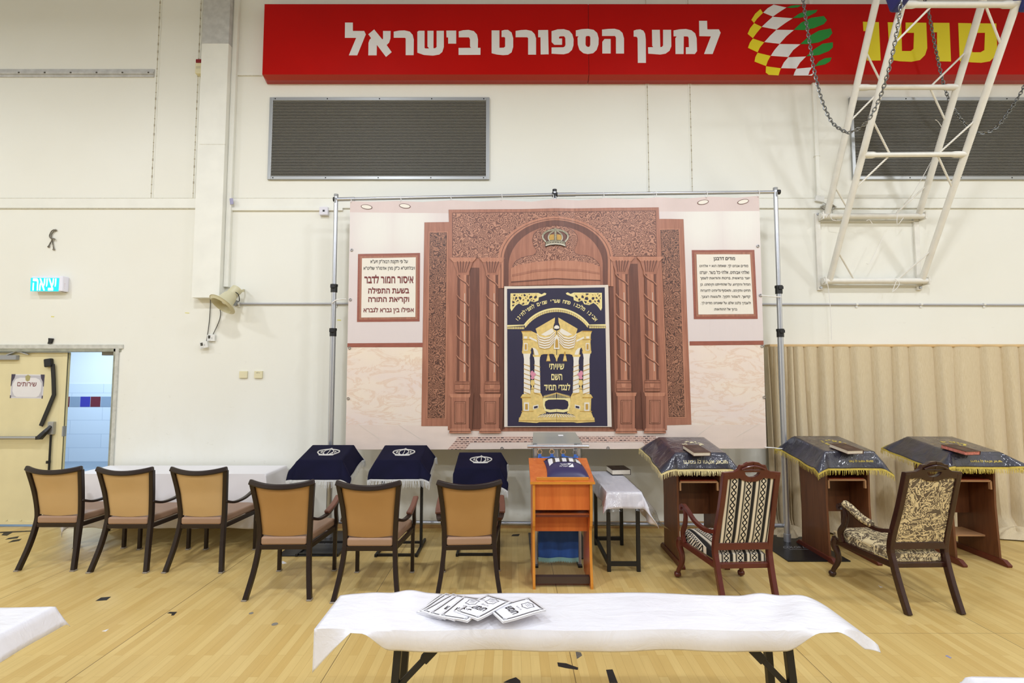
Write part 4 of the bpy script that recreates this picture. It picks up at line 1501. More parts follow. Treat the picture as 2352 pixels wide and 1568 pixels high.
qp(CREM, 14, [(80, 80), (1113, 67), (1147, 1478), (80, 1480)])
qp(NAVY, 15, [(108, 105), (1078, 92), (1105, 1470), (113, 1472)])
mx = lambda pts: [(1192 - x, y - 4) for x, y in pts]
for f in (lambda p: p, mx):
    qp(LGOL, 16, f([(142, 150), (420, 146), (452, 160), (480, 144), (500, 152), (492, 166), (450, 182), (424, 190), (420, 222), (380, 238), (336, 226), (318, 262), (266, 272), (226, 250), (196, 270), (172, 300), (152, 328), (140, 300)]))
    qp(LACE, 17, f([(152, 158), (415, 154), (400, 222), (372, 230), (330, 216), (306, 254), (262, 264), (220, 240), (186, 262), (160, 300)]))
line = 'אבינו מלכנו פתח שערי שמים לתפילתינו'
ang0, ang1 = 52.0, -52.0
N_ = len(line)
for k, ch in enumerate(line):
    if ch == ' ':
        continue
    a = R(ang0 + (ang1 - ang0) * (k + .5) / N_)
    cx, cy, rr = 597, 733, 488
    ux, uy = math.cos(a), math.sin(a)          # along the line, outward is (sin a, -cos a)
    asp = text2d(ch)[2]
    h = 34
    w_ = min(h * asp, 26) * (1 if ch not in 'יו' else 1)
    hh = 16 if ch == 'י' else (46 if ch == 'ל' else h)
    bx, by = cx + rr * math.sin(a), cy - rr * math.cos(a)
    up = (math.sin(a), -math.cos(a))
    base0 = 17 if ch == 'י' else 0
    base1 = base0 + hh
    pt = lambda s, o: Q(bx + ux * s + up[0] * o, by + uy * s + up[1] * o)
    txt(LGOL, 17, ch, pt(-w_ / 2, base1), pt(w_ / 2, base1), pt(w_ / 2, base0), pt(-w_ / 2, base0), .03)
a_ = arc(600, 697, 402, 36, 144, 40)
b_ = arc(600, 697, 386, 144, 36, 40)
qp(LGOL, 16, a_ + [(110, 466), (110, 481)] + b_ + [(1088, 474), (1088, 458)])
for k in range(64):
    a = 36 + 108 * (k + .5) / 64
    x, y = 600 + 386 * math.cos(R(a)), 697 - 386 * math.sin(R(a))
    qp(LGOL if k % 2 else GOLD, 16, [(x - 3, y), (x + 3, y), (x + 5, y + 24), (x - 5, y + 24)])
for k in range(15):
    for x0 in (114, 926):
        x = x0 + k * 11.3
        yy = 480 if x0 < 500 else 473
        qp(LGOL if k % 2 else GOLD, 16, [(x, yy), (x + 4, yy), (x + 7, yy + 25), (x - 3, yy + 25)])
# golden portal
half = [
    (GOLD, 16, [(392, 502), (585, 390), (582, 440), (570, 470), (568, 505), (590, 520), (598, 520), (598, 770), (560, 752), (470, 755), (440, 765), (430, 720), (400, 640), (410, 560)]),
    (IVRY, 17, [(445, 560), (555, 497), (575, 530), (540, 560), (490, 575)]),
    (GOLD, 16, [(250, 525), (345, 523), (408, 552), (410, 600), (450, 690), (445, 770), (375, 770), (368, 700), (352, 690), (340, 730), (258, 735), (265, 640), (262, 560)]),
    (GOL2, 17, [(250, 525), (345, 523), (346, 532), (250, 534)]), (GOL2, 17, [(258, 606), (345, 606), (345, 613), (258, 613)]),
    (IVRY, 17, [(276, 578), (308, 578), (308, 600), (276, 600)]), (IVRY, 17, [(330, 580), (404, 615), (404, 634), (330, 600)]),
    (IVRY, 17, [(276, 645), (312, 645), (312, 720), (276, 720)]), (GOL2, 18, [(284, 655), (304, 655), (304, 710), (284, 710)]),
    (IVRY, 17, [(360, 690), (385, 695), (410, 720), (425, 765), (385, 765), (376, 725)]),
    (GOLD, 17, [(255, 725), (348, 725), (345, 750), (260, 750)]), (IVRY, 17, [(268, 750), (340, 750), (332, 800), (275, 800)]),
    (GOLD, 17, [(362, 760), (445, 760), (440, 782), (368, 782)]), (IVRY, 17, [(375, 782), (436, 782), (432, 825), (382, 825)]),
    (IVRY, 17, [(276, 800), (334, 800), (340, 1150), (274, 1150)]), (IVRY, 17, [(382, 825), (432, 825), (440, 1140), (376, 1140)]),
    (GOLD, 16, [(245, 1180), (262, 1155), (340, 1140), (345, 1105), (390, 1100), (445, 1145), (462, 1180), (470, 1300), (500, 1340), (430, 1360), (380, 1385), (330, 1395), (230, 1400), (262, 1320), (258, 1200)]),
    (GOL2, 17, [(243, 1182), (345, 1182), (345, 1192), (243, 1192)]), (GOL2, 17, [(250, 1320), (370, 1320), (370, 1327), (250, 1327)]),
    (IVRY, 17, [(276, 1235), (326, 1235), (326, 1320), (276, 1320)]), (GOL2, 18, [(288, 1250), (314, 1250), (314, 1306), (288, 1306)]),
    (IVRY, 17, [(366, 1268), (420, 1255), (420, 1292), (366, 1306)]), (NAVY, 18, [(376, 1276), (412, 1268), (412, 1288), (376, 1296)]),
    (GOLD, 17, [(228, 1385), (600, 1345), (600, 1432), (430, 1432), (400, 1440), (222, 1428)]), (GOL2, 18, [(224, 1412), (430, 1415), (600, 1408), (600, 1414), (430, 1421), (224, 1418)]),
    (GOL2, 16, [(512, 730), (526, 730), (528, 770), (540, 826), (496, 826), (510, 770)]), (GOLD, 17, [(508, 770), (528, 770), (536, 820), (500, 820)]),
    (PINK, 19, [(345, 925), (362, 918), (374, 935), (395, 950), (392, 968), (376, 972), (380, 995), (360, 1008), (340, 995), (350, 975), (338, 950)]),
    (GOLD, 19, [(345, 1012), (376, 1012), (385, 1050), (365, 1075), (380, 1100), (345, 1100), (355, 1075), (340, 1050)]),
    (GOL2, 16, [(462, 1180), (600, 1135), (600, 1150), (470, 1190)]), (LGOL, 16, [(465, 1192), (600, 1192), (600, 1206), (520, 1208), (488, 1225), (482, 1262), (495, 1300), (540, 1308), (600, 1300), (600, 1330), (530, 1335), (478, 1320), (465, 1262)]),
]
for k in range(9):
    half.append((LGOL, 17, [(476 + k * 14, 1165 - k * 3.2), (481 + k * 14, 1164 - k * 3.2), (481 + k * 14, 1194), (476 + k * 14, 1194)]))
for k in range(7):
    y = 850 + k * 46
    half.append((GOL2, 18, [(272, y), (338, y + 24), (338, y + 31), (272, y + 7)]))
    half.append((GOL2, 18, [(374, y + 8), (440, y + 32), (440, y + 38), (374, y + 14)]))
for k in range(5):
    h0 = 545 + k * 24
    sw = [(402 + k * 4, h0), (430, h0 + 32), (480, h0 + 46), (530, h0 + 36), (586 - k * 3, h0 - 16)]
    half.append((IVRY, 18, sw + [(x, y + 15) for x, y in reversed(sw)]))
    half.append((GOL2, 19, [(x, y + 15) for x, y in sw] + [(x, y + 20) for x, y in reversed(sw)]))
for k in range(7):
    x0 = 470 + k * 20
    half.append((IVRY, 19, [(x0 - 60 + k * 8, 1382), (x0 - 50 + k * 8, 1382), (x0 + 8, 1348), (x0, 1348)]))
mir = lambda pts: [(1202 - x, y) for x, y in pts]
for mi, ly, p in half:
    qp(mi, ly, p)
    qp(mi, ly, mir(p))
qp(NAVY, 18, [(570, 470), (632, 470), (628, 500), (601, 508), (572, 500)])
qp(IVRY, 19, [(574, 500), (578, 480), (590, 470), (601, 468), (612, 470), (624, 480), (628, 500), (601, 505)])
qp(IVRY, 20, [(580, 590), (601, 560), (622, 590), (630, 705), (572, 705)])
qp(GOL2, 21, [(588, 620), (601, 600), (614, 620), (616, 690), (586, 690)])
qp(GOLD, 17, [(575, 765), (628, 765), (610, 800), (606, 826), (596, 826), (592, 800)])
for s, x0, x1, y0, y1 in (('שיויתי', 528, 676, 850, 908), ('השם', 548, 656, 952, 1013), ('לנגדי תמיד', 476, 736, 1045, 1118)):
    txt(LGOL, 17, s, Q(x0, y0), Q(x1, y0), Q(x1, y1), Q(x0, y1), .028)
# mosaic strip of the pictured floor
pl(MOSA, 1, [(1051, 1002.5), (1505, 1001), (1512, 1014), (1044, 1016)])
pl(MOSA, 1, [(1046, 1012), (1082, 1014), (1068, 1031.6), (1028, 1031.8)])
pl(MOSA, 1, [(1474, 1012), (1508, 1010), (1528, 1030.6), (1490, 1030.6)])

# cut along a common grid, then let it hang in folds
tmp = bpy.data.meshes.new('sheet')
tmp.from_pydata([tuple(q) for q in bn.v], [], bn.f)
tmp.polygons.foreach_set('material_index', bn.mi)
bm = bmesh.new()
bm.from_mesh(tmp)
bmesh.ops.triangulate(bm, faces=bm.faces[:], ngon_method='EAR_CLIP')
xs0, xs1 = min(v_.co.x for v_ in bm.verts), max(v_.co.x for v_ in bm.verts)
for k in range(1, 56):
    bmesh.ops.bisect_plane(bm, geom=bm.verts[:] + bm.edges[:] + bm.faces[:], plane_co=(xs0 + (xs1 - xs0) * k / 56, 0, 0), plane_no=(1, 0, 0))
for k in range(1, 8):
    bmesh.ops.bisect_plane(bm, geom=bm.verts[:] + bm.edges[:] + bm.faces[:], plane_co=(0, 0, .9 + 2.9 * k / 8), plane_no=(0, 0, 1))
for v_ in bm.verts:
    v_.co = bend(v_.co)
for f_ in bm.faces:
    if f_.normal.y > 0:
        f_.normal_flip()
bm.to_mesh(tmp)
bm.free()
zmin = min(v_.co.z for v_ in tmp.vertices)
bo = Vector((.48, CB, zmin))
for v_ in tmp.vertices:
    v_.co -= bo
for m in BM_:
    tmp.materials.append(m)
banner = bpy.data.objects.new('banner', tmp)
C.objects.link(banner)
banner.location = bo
tag(banner, 'large printed banner picturing a carved wooden ark, hung on the silver stand', 'banner')
# eyelets, ties and ropes of the banner
M_tie = mat('white_nylon', (232, 230, 226), .5)
for k, (px, ytie, yrod) in enumerate(((806, 464, 457), (920, 463, 455), (1035, 462, 453), (1152, 460, 450), (1269, 458, 447), (1385, 456, 446), (1505, 454, 444), (1622, 453, 443), (1741, 451, 441))):
    p_, q_ = L(1, px, ytie + 1), Pp(px + .6, yrod, CS)
    e = MB()
    e.tube([p_, (p_ + q_) / 2 + Vector((.01, -.012, 0)), q_ + Vector((.0, -.022, 0)), q_ + Vector((0, -.004, .023)), q_ + Vector((0, .024, 0)), p_ + Vector((-.008, .012, .01))], .0045, 6)
    e.build('cable_tie', M_tie, banner, world=True, smooth=60)
for pts in ([(795, 687), (786, 687), (772, 689), (763, 696)], [(1748, 678), (1765, 680), (1780, 681), (1794, 682)], [(1757, 1027), (1775, 1028), (1790, 1030), (1800, 1030)]):
    e = MB()
    e.tube(catmull([Pp(x, y, CB - .004 + (.02 if k == 3 else 0)) for k, (x, y) in enumerate(pts)], 4), .0065, 6)
    e.build('rope', M_tie, banner, world=True, smooth=60)
for (px, py) in ((806, 574), (803, 688), (801, 799), (798, 915), (1742, 565), (1748, 678), (1752, 795), (1757, 912), (1154, 1031), (1397, 1030)):
    c = bend(L(1, px + (1.5 if px < 1200 and py < 1000 else -1), py - (2 if py > 1000 else 0))) - Vector((0, .004, 0))
    e = MB()
    e.tube([(c.x + .013 * math.cos(2 * PI * k / 12), c.y, c.z + .013 * math.sin(2 * PI * k / 12)) for k in range(12)], .004, 6, True)
    e.build('eyelet', M_steel, banner, world=True, smooth=60)

# ================================================================== CURTAIN
t = NT('tan_curtain_cloth')
f = t.noise(t.coord('Position', (140, 140, 18)), 1.0, 2)
t.col(t.ramp(f, ((.3, lin((204, 186, 150))), (.7, lin((214, 198, 166))))))
t.b.inputs['Roughness'].default_value = .75
t.b.inputs['Sheen Weight'].default_value = .25
M_curt = t.m
YC = D - .13
seam = [Yp(px, 800, YC).x for px in (1757, 1766, 1775, 1785, 1797, 1810, 1823, 1849, 1881, 1917, 1955, 2004, 2052, 2090, 2148, 2194, 2254, 2303, 2344, 2392, 2440, 2500, 2560)]
ztop = Yp(2000, 796, YC).z


def curtain_pt(i, m, vz):
    """i = cell, m = 0..1 in the cell, vz = 0 top .. 1 floor"""
    w = seam[i + 1] - seam[i]
    x = seam[i] + w * m
    rnd = random.Random(i)
    ph, am = rnd.uniform(0, 6), rnd.uniform(.7, 1.2)
    tight = w < .1
    a = (.05 if tight else .062) * am + .05 * vz * am
    y = YC + .03 - a * abs(math.sin(PI * m ** (1.0 if tight else .55))) ** .9 - (0 if tight else .014 * math.sin(3 * PI * m + ph) * math.sin(PI * m) * vz)
    sh_ = lambda k: .03 * math.sin(1.9 * k + 2.2 * vz) * vz
    x += sh_(i) * (1 - m) + sh_(i + 1) * m + .02 * math.sin(2 * PI * m) * math.sin(ph) * vz
    z = ztop * (1 - vz)
    if vz > .93:                       # the hem rests in folds on the floor
        k = (vz - .93) / .07
        y -= .10 * k * (1 + .5 * math.sin(7 * x))
        z = max(.006, ztop * .07 * (1 - k) ** 1.5 + .012 * (1 + math.sin(9 * x)))
    else:
        z = ztop * (1 - vz)
    return Vector((x, y, z))


e = MB()
for i in range(len(seam) - 1):
    e.grid(lambda u, v_, i=i: curtain_pt(i, u, v_), 8, 30)
bmc = e.build('curtain', M_curt, smooth=50)
tag(bmc, 'long tan pleated curtain hung along the lower wall at right', 'curtain')
M_rail = wood('curtain_rail_wood', (206, 168, 112), (226, 196, 146), .5, 'x')
a, b = Yp(1758, 792, D - .02), Yp(2560, 796, D - .02)
tag(MB().span((a.x, D - .12, ztop + .0), (b.x, D, ztop + .03)).build('curtain_rail', M_rail, bevel=.003), 'thin pale wooden rail on the wall holding the tan curtain', 'rail')
# a heap of curtain cloth on the floor beside the right pole and at far right
for (px, py, sx_, sy_, lab) in ((1815, 1232, .20, .10, 'bunched end of tan curtain cloth on the floor beside the right stand pole'), (2338, 1236, .30, .11, 'bunched tan curtain cloth on the floor at the far right')):
    c = Zp(px, py)
    e = MB()

    def fn(u, v_, c=c, sx_=sx_, sy_=sy_):
        a = 2 * PI * u
        r_ = v_
        rr = 1 + .18 * math.sin(3 * a + 1) + .1 * math.sin(7 * a)
        return Vector((c.x + sx_ * r_ * rr * math.cos(a), c.y + .02 + sy_ * r_ * rr * math.sin(a), .0135 + .085 * (1 - r_ ** 2) * (1 + .3 * math.sin(5 * a + 4 * r_))))
    e.grid(fn, 36, 8)
    tag(e.build('curtain_heap', M_curt, smooth=60), lab, 'cloth')

# ================================================================== TUBULAR HOOP FRAME
M_hoop = mat('cream_white_tube_paint', (228, 226, 218), .38, vary=.04, vscale=12)
M_blue = mat('navy_blue_pad', (32, 40, 110), .45)
YW = D - .09
LT, LB_ = Yp(1900, 496, YW), Yp(1905, 645, YW)
RT, RB = Yp(2112, 494, YW), Yp(2118, 642, YW)
XL, XR = LB_.x, RB.x
LT.x, RT.x = XL, XR
hf = thing('hoop_frame', 'white tubular swing frame for a basketball hoop bolted to the wall at upper right', 'frame', ((XL + XR) / 2, D, LB_.z))


def ext(p, q, s):
    return p + (q - p) * s


lowL = (LB_, Xp(2070, 18, XL))
lowR = (RB, Xp(2317, 22, XR))
lowR[1].y, lowR[1].z = lowL[1].y, lowL[1].z
upL = (LT, Xp(2013, 0, XL))
upR = (RT, Xp(2256, 0, XR))
upR[1].y, upR[1].z = upL[1].y, upL[1].z
for (p, q), s in ((lowL, 1.02), (lowR, 1.02), (upL, 1.25), (upR, 1.25)):
    e = MB(); e.tube([p, ext(p, q, s)], .034, 14); e.build('arm_tube', M_hoop, hf, world=True, smooth=40)


def rung(Lp, Rp, name='rung', r_=.03):
    e = MB()
    d = (Rp - Lp)
    e.tube([Lp, Lp + d * .1, Lp + d * .13, Lp + d * .87, Lp + d * .9, Rp], [r_ * 1.15, r_ * 1.15, r_ * .9, r_ * .9, r_ * 1.15, r_ * 1.15], 12)
    e.build(name, M_hoop, hf, world=True, smooth=40)


def tfor(seg, py):
    lo, hi = 0.0, 1.4
    from_y = lambda t_: (lambda P: 784 - FPX * ((-P.y * _s + (P.z - EYE) * _c) / (P.y * _c + (P.z - EYE) * _s)))(ext(seg[0], seg[1], t_))
    for _ in range(40):
        m = (lo + hi) / 2
        if from_y(m) > py:
            lo = m
        else:
            hi = m
    return lo


t_r2, t_top = tfor(lowL, 356), tfor(lowL, 11)
t_r1 = tfor(upL, 201)
PL = lambda seg, t_: ext(seg[0], seg[1], t_)
rung(PL(lowL, t_r2), PL(lowR, t_r2))
rung(PL(lowL, t_top), PL(lowR, t_top))
rung(PL(upL, t_r1), PL(upR, t_r1))


def brace(seg, t_, rl_, rr_, fr):
    a = PL(seg, t_)
    b = rl_ + (rr_ - rl_) * fr
    e = MB(); e.tube([a, b], .010, 8); e.build('brace_rod', M_hoop, hf, world=True, smooth=40)


for (sl, sr, lo, hi, top) in ((lowL, lowR, 0, t_r2, True), (lowL, lowR, t_r2, t_top, True), (upL, upR, 0, t_r1, True), (upL, upR, t_r1, t_r1 * 2, False)):
    for t_, rg, on in ((lo + (hi - lo) * .26, lo, True), (lo + (hi - lo) * .74, hi, top)):
        if on:
            brace(sl, t_, PL(sl, rg), PL(sr, rg), .27)
            brace(sr, t_, PL(sl, rg), PL(sr, rg), .73)
# wall bracket
for seg, x in ((0, XL), (1, XR)):
    e = MB()
    xo = x - .10 if seg == 0 else x - .01
    e.span((xo, D - .03, LB_.z - .10), (xo + .06, D, LT.z + .06))
    e.build('wall_bar', M_hoop, hf, world=True, bevel=.004)
    for z in (LB_.z, LT.z):
        e = MB()
        xx = x - .06 if seg == 0 else x + .06
        e.span((xx - .008, D - .13, z - .045), (xx + .008, D - .02, z + .045))
        e.build('lug', M_hoop, hf, world=True, bevel=.004)
    for z in (LB_.z - .07, LT.z + .04):
        e = MB(); e.lathe([(.001, 0), (.016, 0), (.016, .014), (.001, .014)], 6, Matrix.Translation((xo + .03, D - .03, z)) @ Matrix.Rotation(R(90), 4, 'X')); e.build('bolt', M_steel, hf, world=True)
for z in (LB_.z, LT.z):
    e = MB(); e.tube([(XL - .08, YW, z), (XR + .08, YW, z)], .034, 14); e.build('pivot_tube', M_hoop, hf, world=True, smooth=40)
    e = MB(); e.span((XL - .05, D - .03, z - .055), (XR + .05, D - .022, z - .04)); e.build('pivot_rail', M_hoop, hf, world=True)
# blue pads where the lower arms end
for P_, dx in ((PL(lowL, t_top), -.07), (PL(lowR, t_top), .07)):
    e = MB()
    c = P_ + Vector((dx, -.02, .10))
    e.box(c, (.11, .16, .34), Matrix.Rotation(R(-16), 3, 'X'))
    e.build('corner_pad', M_blue, hf, world=True, bevel=.03, bseg=3)
# nylon ends left on the tubes
for pts in ([(1990, 507), (1997, 505), (2004, 514)], [(2061, 493), (2062, 480), (2061, 515), (2075, 500)], [(2055, 640), (2066, 652), (2050, 670), (2060, 642)], [(2148, 275), (2155, 280), (2165, 300), (2162, 335), (2160, 340)], [(2160, 340), (2145, 360), (2100, 440), (2075, 470)], [(1897, 500), (1905, 490), (1912, 505), (1930, 507)], [(1900, 645), (1905, 680), (1908, 720), (1910, 780)], [(2030, 540), (2000, 600), (1990, 605)]):
    e = MB()
    e.tube(catmull([Yp(x, y, D - .14 if y > 450 else D - .3) for x, y in pts], 5), .0035, 5)
    e.build('cable_tie', M_tie, hf, world=True, smooth=60)

# small white box and coil of wire by the bracket
q = Yp(1879, 459, D)
wb = MB()
wb.box((q.x, D - .022, q.z), (.10, .044, .07), Matrix.Rotation(R(12), 3, 'Y'))
tag(wb.build('junction_box', M_white, bevel=.006), 'small tilted white box on the wall above the hoop bracket', 'junction box')
wc = MB()
q = Yp(1903, 476, D - .04)
pts = []
for k in range(90):
    a = k * .55
    pts.append((q.x + .085 * math.cos(a) + .01 * math.sin(k), D - .03 - .0003 * k, q.z + .03 * math.sin(a) + .008 * math.sin(k * 1.7)))
pts = [tuple(Yp(1886, 462, D - .03)), tuple(Yp(1896, 468, D - .03))] + pts + [tuple(Yp(1912, 492, D - .06)), tuple(Yp(1922, 507, D - .06)), tuple(Yp(1935, 508, D - .06))]
wc.tube(pts, .004, 5)
tag(wc.build('wire_coil', mat('grey_white_wire', (176, 172, 160), .5), smooth=60), 'coil of thin pale wire hanging on the wall at the hoop bracket', 'wire')

# ---- two slack chains
M_chain = mat('galvanised_chain', (132, 134, 134), .35, .7)


def chain(pts, label):
    pts = catmull(pts, 12)
    cum = [0]
    for a, b in zip(pts, pts[1:]):
        cum.append(cum[-1] + (b - a).length)
    pitch = .036
    e = MB()
    n_ = int(cum[-1] / pitch)
    i = 0
    for k in range(n_):
        s = (k + .5) * pitch
        while cum[i + 1] < s:
            i += 1
        f_ = (s - cum[i]) / (cum[i + 1] - cum[i])
        p = pts[i] + (pts[i + 1] - pts[i]) * f_
        tdir = (pts[i + 1] - pts[i]).normalized()
        side = tdir.cross(Vector((.35, 1, .1))).normalized()
        if k % 2:
            side = tdir.cross(side)
        loop = []
        for m in range(10):
            a = 2 * PI * m / 10
            loop.append(p + tdir * (.026 * math.cos(a)) + side * (.0145 * math.sin(a)))
        e.tube(loop, .0052, 5, True)
    return tag(e.build('chain', M_chain, smooth=60), label, 'chain', 'slack chains on the hoop frame')


Z4 = lambda x, y, Y: Yp(1680 + x / 3.485, y / 3.485, Y)
chain([Z4(565, -60, 5.3), Z4(575, 0, 5.3), Z4(590, 120, 5.28), Z4(625, 340, 5.26), Z4(660, 550, 5.24), Z4(720, 790, 5.22), Z4(800, 970, 5.2), Z4(900, 1050, 5.1), Z4(960, 1055, 5.04), Z4(1080, 980, 4.92), Z4(1180, 800, 4.78), Z4(1250, 590, 4.62), Z4(1300, 380, 4.5), Z4(1340, 150, 4.4), Z4(1365, -30, 4.34)],
      'slack steel chain hanging at the left side of the hoop frame')
chain([Z4(1540, -60, 5.66), Z4(1550, 0, 5.66), Z4(1580, 110, 5.66), Z4(1640, 420, 5.68), Z4(1690, 640, 5.7), Z4(1735, 780, 5.72), Z4(1790, 890, 5.74), Z4(1870, 990, 5.76), Z4(1960, 1055, 5.76), Z4(2040, 1060, 5.74), Z4(2130, 1010, 5.7), Z4(2230, 880, 5.66), Z4(2300, 770, 5.62), Z4(2342, 690, 5.6), Z4(2420, 500, 5.6)],
      'slack steel chain hanging behind the right side of the hoop frame')

# ================================================================== CHAIRS
def pe(pts, t_):
    """piecewise-linear value on [(t, v), ...]"""
    for (a, va), (b, vb) in zip(pts, pts[1:]):
        if t_ <= b:
            return va + (vb - va) * max(0, (t_ - a) / (b - a))
    return pts[-1][1]


M_fr = mat('dark_brown_metal_frame', (40, 28, 22), .3, .0, spec=.35)
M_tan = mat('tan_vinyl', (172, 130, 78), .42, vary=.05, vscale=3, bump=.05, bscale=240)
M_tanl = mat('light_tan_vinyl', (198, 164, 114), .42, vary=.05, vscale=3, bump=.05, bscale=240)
M_seat = mat('brown_vinyl_seat', (158, 126, 102), .45, vary=.05, vscale=4)
M_pad = mat('brown_arm_pad', (112, 72, 56), .4)
M_glide = mat('clear_plastic_glide', (150, 140, 126), .3)

POST = [(.255, -.315, 0), (.222, -.255, .2), (.205, -.215, .38), (.203, -.205, .50), (.218, -.232, .70), (.243, -.280, .905)]
PX = [(p[2], p[0]) for p in POST]
PY = [(p[2], p[1]) for p in POST]


def banquet_chair(label, pads):
    t_ = thing('banquet_chair', label, 'chair', (0, 0, 0), 0, 'tan banquet armchairs')
    for sx_ in (-1, 1):
        pts = catmull([(sx_ * x, y, z) for x, y, z in POST], 5)
        e = MB(); e.sweep(pts, .036, .040, (1, 0, 0)); lg = e.build('leg', M_fr, t_, bevel=.004)
        e = MB(); e.box((sx_ * .256, -.317, .006), (.040, .046, .012)); e.build('glide', M_glide, lg, bevel=.003)
        pts = catmull([(sx_ * x, y, z) for x, y, z in ((.250, .285, 0), (.252, .285, .36), (.262, .285, .44), (.268, .245, .53), (.272, .235, .60), (.275, .255, .635))], 5)
        e = MB(); e.sweep(pts, .030, .034, (1, 0, 0)); lg = e.build('leg', M_fr, t_, bevel=.004)
        e = MB(); e.box((sx_ * .250, .285, .006), (.040, .044, .012)); e.build('glide', M_glide, lg, bevel=.003)
        e = MB()
        pts = catmull([(sx_ * x, y, z) for x, y, z in ((.214, -.225, .615), (.252, -.14, .585), (.276, .0, .590), (.280, .15, .622), (.276, .275, .655))], 5)
        e.sweep(pts, .036, .022, (1, 0, 0))
        ar = e.build('armrest', M_fr, t_, bevel=.006)
        if pads:
            e = MB()
            pts = catmull([(sx_ * x, y, z) for x, y, z in ((.274, -.02, .607), (.279, .06, .622), (.280, .15, .640), (.276, .275, .674))], 5)
            e.sweep(pts, .050, .030, (1, 0, 0))
            e.build('arm_pad', M_pad, ar, bevel=.011, bseg=3)
        else:
            e = MB(); e.box((sx_ * .276, .285, .656), (.048, .05, .026)); e.build('arm_end', M_fr, ar, bevel=.009)
    e = MB()
    pts = []
    for k in range(19):
        x = -.262 + .524 * k / 18
        q = 1 - (x / .262) ** 2
        pts.append((x, -.284 - .05 * q, .923 - .034 * q))
    e.sweep(pts, .046, .036, (0, .25, 1))
    e.build('top_rail', M_fr, t_, bevel=.010, bseg=3)
    e = MB()

    def bp(u, v_, s):
        z = .482 + .415 * v_
        hw = pe(PX, z) - .017
        x = (-1 + 2 * u) * hw
        q = 1 - (x / hw) ** 2
        zz = z - .034 * q * max(0, (v_ - .5) * 2) ** 2 - (.012 * q if v_ < .05 else 0)
        puff = .012 * (1 - (2 * u - 1) ** 6) * (1 - (2 * v_ - 1) ** 8)
        return Vector((x, pe(PY, z) - .045 * q * (.35 + .65 * v_) + (-puff if s else puff + .022), zz))
    e.grid(lambda u, v_: bp(u, v_, 1), 14, 14)
    e.grid(lambda u, v_: bp(u, v_, 0), 14, 14)
    for u0 in (0, 1):
        e.grid(lambda u, v_, u0=u0: bp(u0, v_, 1) * (1 - u) + bp(u0, v_, 0) * u, 1, 14)
        e.grid(lambda u, v_, u0=u0: bp(v_, u0, 1) * (1 - u) + bp(v_, u0, 0) * u, 1, 14)
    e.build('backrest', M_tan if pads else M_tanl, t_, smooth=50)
    e = MB()

    def sp(x, y):
        return x * (.187 + .058 * (y + .20) / .5)
    vv = [(sp(-1, -.235), -.235), (sp(1, -.235), -.235), (sp(1, .3), .3), (.15, .33), (-.15, .33), (sp(-1, .3), .3)]
    e.poly([(x, y, .402) for x, y in vv], (0, 0, .066))
    e.build('seat', M_seat, t_, bevel=.016, bseg=3)
    e = MB()
    e.span((-.20, -.23, .365), (.20, -.20, .402))
    e.span((-.25, .27, .365), (.25, .295, .402))
    for sx_ in (-1, 1):
        e.sweep([(sx_ * .205, -.22, .385), (sx_ * .252, .285, .385)], .022, .040, (1, 0, 0))
    e.build('seat_frame', M_fr, t_, bevel=.003)
    return t_


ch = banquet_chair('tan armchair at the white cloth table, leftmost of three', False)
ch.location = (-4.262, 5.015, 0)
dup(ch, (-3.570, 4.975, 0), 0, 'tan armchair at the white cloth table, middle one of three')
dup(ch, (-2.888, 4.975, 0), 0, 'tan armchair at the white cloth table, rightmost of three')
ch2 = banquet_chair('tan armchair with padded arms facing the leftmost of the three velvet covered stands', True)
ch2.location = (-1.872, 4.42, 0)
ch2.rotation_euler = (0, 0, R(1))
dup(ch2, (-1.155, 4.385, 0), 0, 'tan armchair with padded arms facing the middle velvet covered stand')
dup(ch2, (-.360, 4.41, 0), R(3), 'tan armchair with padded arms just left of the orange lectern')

# ---- carved armchairs
M_mah = mat('mahogany_lacquer', (88, 36, 28), .28, vary=.14, vscale=9)
M_mahd = mat('dark_walnut_lacquer', (52, 27, 22), .26, vary=.16, vscale=9)
t = NT('striped_upholstery')
sx_ = t.n('ShaderNodeSeparateXYZ')
t.l(t.n('ShaderNodeTexCoord').outputs['Object'], sx_.inputs[0])
fx = t.math('FRACT', t.math('ADD', t.math('DIVIDE', sx_.outputs[0], .112), .82))
yz = t.math('ADD', sx_.outputs[1], sx_.outputs[2])
cr = lin((226, 216, 196))
bl = lin((26, 24, 24))
stripe = t.ramp(fx, ((0, bl), (.14, bl), (.18, lin((120, 112, 100))), (.22, cr), (.34, cr), (.38, lin((120, 112, 100))), (.43, bl), (.47, bl), (.475, cr), (.52, cr), (.525, bl), (.90, bl), (.905, cr), (.95, cr), (.955, bl)))
u_ = t.math('DIVIDE', t.math('SUBTRACT', fx, .715), .155)
w_ = t.math('DIVIDE', yz, .0175)
a_ = t.math('FRACT', t.math('MULTIPLY', t.math('ADD', u_, w_), .5))
b_ = t.math('FRACT', t.math('MULTIPLY', t.math('SUBTRACT', u_, w_), .5))
da = t.math('LESS_THAN', t.math('ABSOLUTE', t.math('SUBTRACT', a_, .5)), .34)
db = t.math('LESS_THAN', t.math('ABSOLUTE', t.math('SUBTRACT', b_, .5)), .34)
inb = t.math('LESS_THAN', t.math('ABSOLUTE', t.math('SUBTRACT', fx, .715)), .165)
t.col(t.mix(t.math('MULTIPLY', inb, t.math('MULTIPLY', da, db)), stripe, cr))
t.b.inputs['Roughness'].default_value = .85
M_stripe = t.m
t = NT('leaf_upholstery')
v = t.coord('Object')
n1 = t.noise(v, 9, 1, .4, 3.4)
n2 = t.noise(v, 22, 1, .4, 1.6)
f = t.math('ADD', t.math('MULTIPLY', n1, .8), t.math('MULTIPLY', n2, .2))
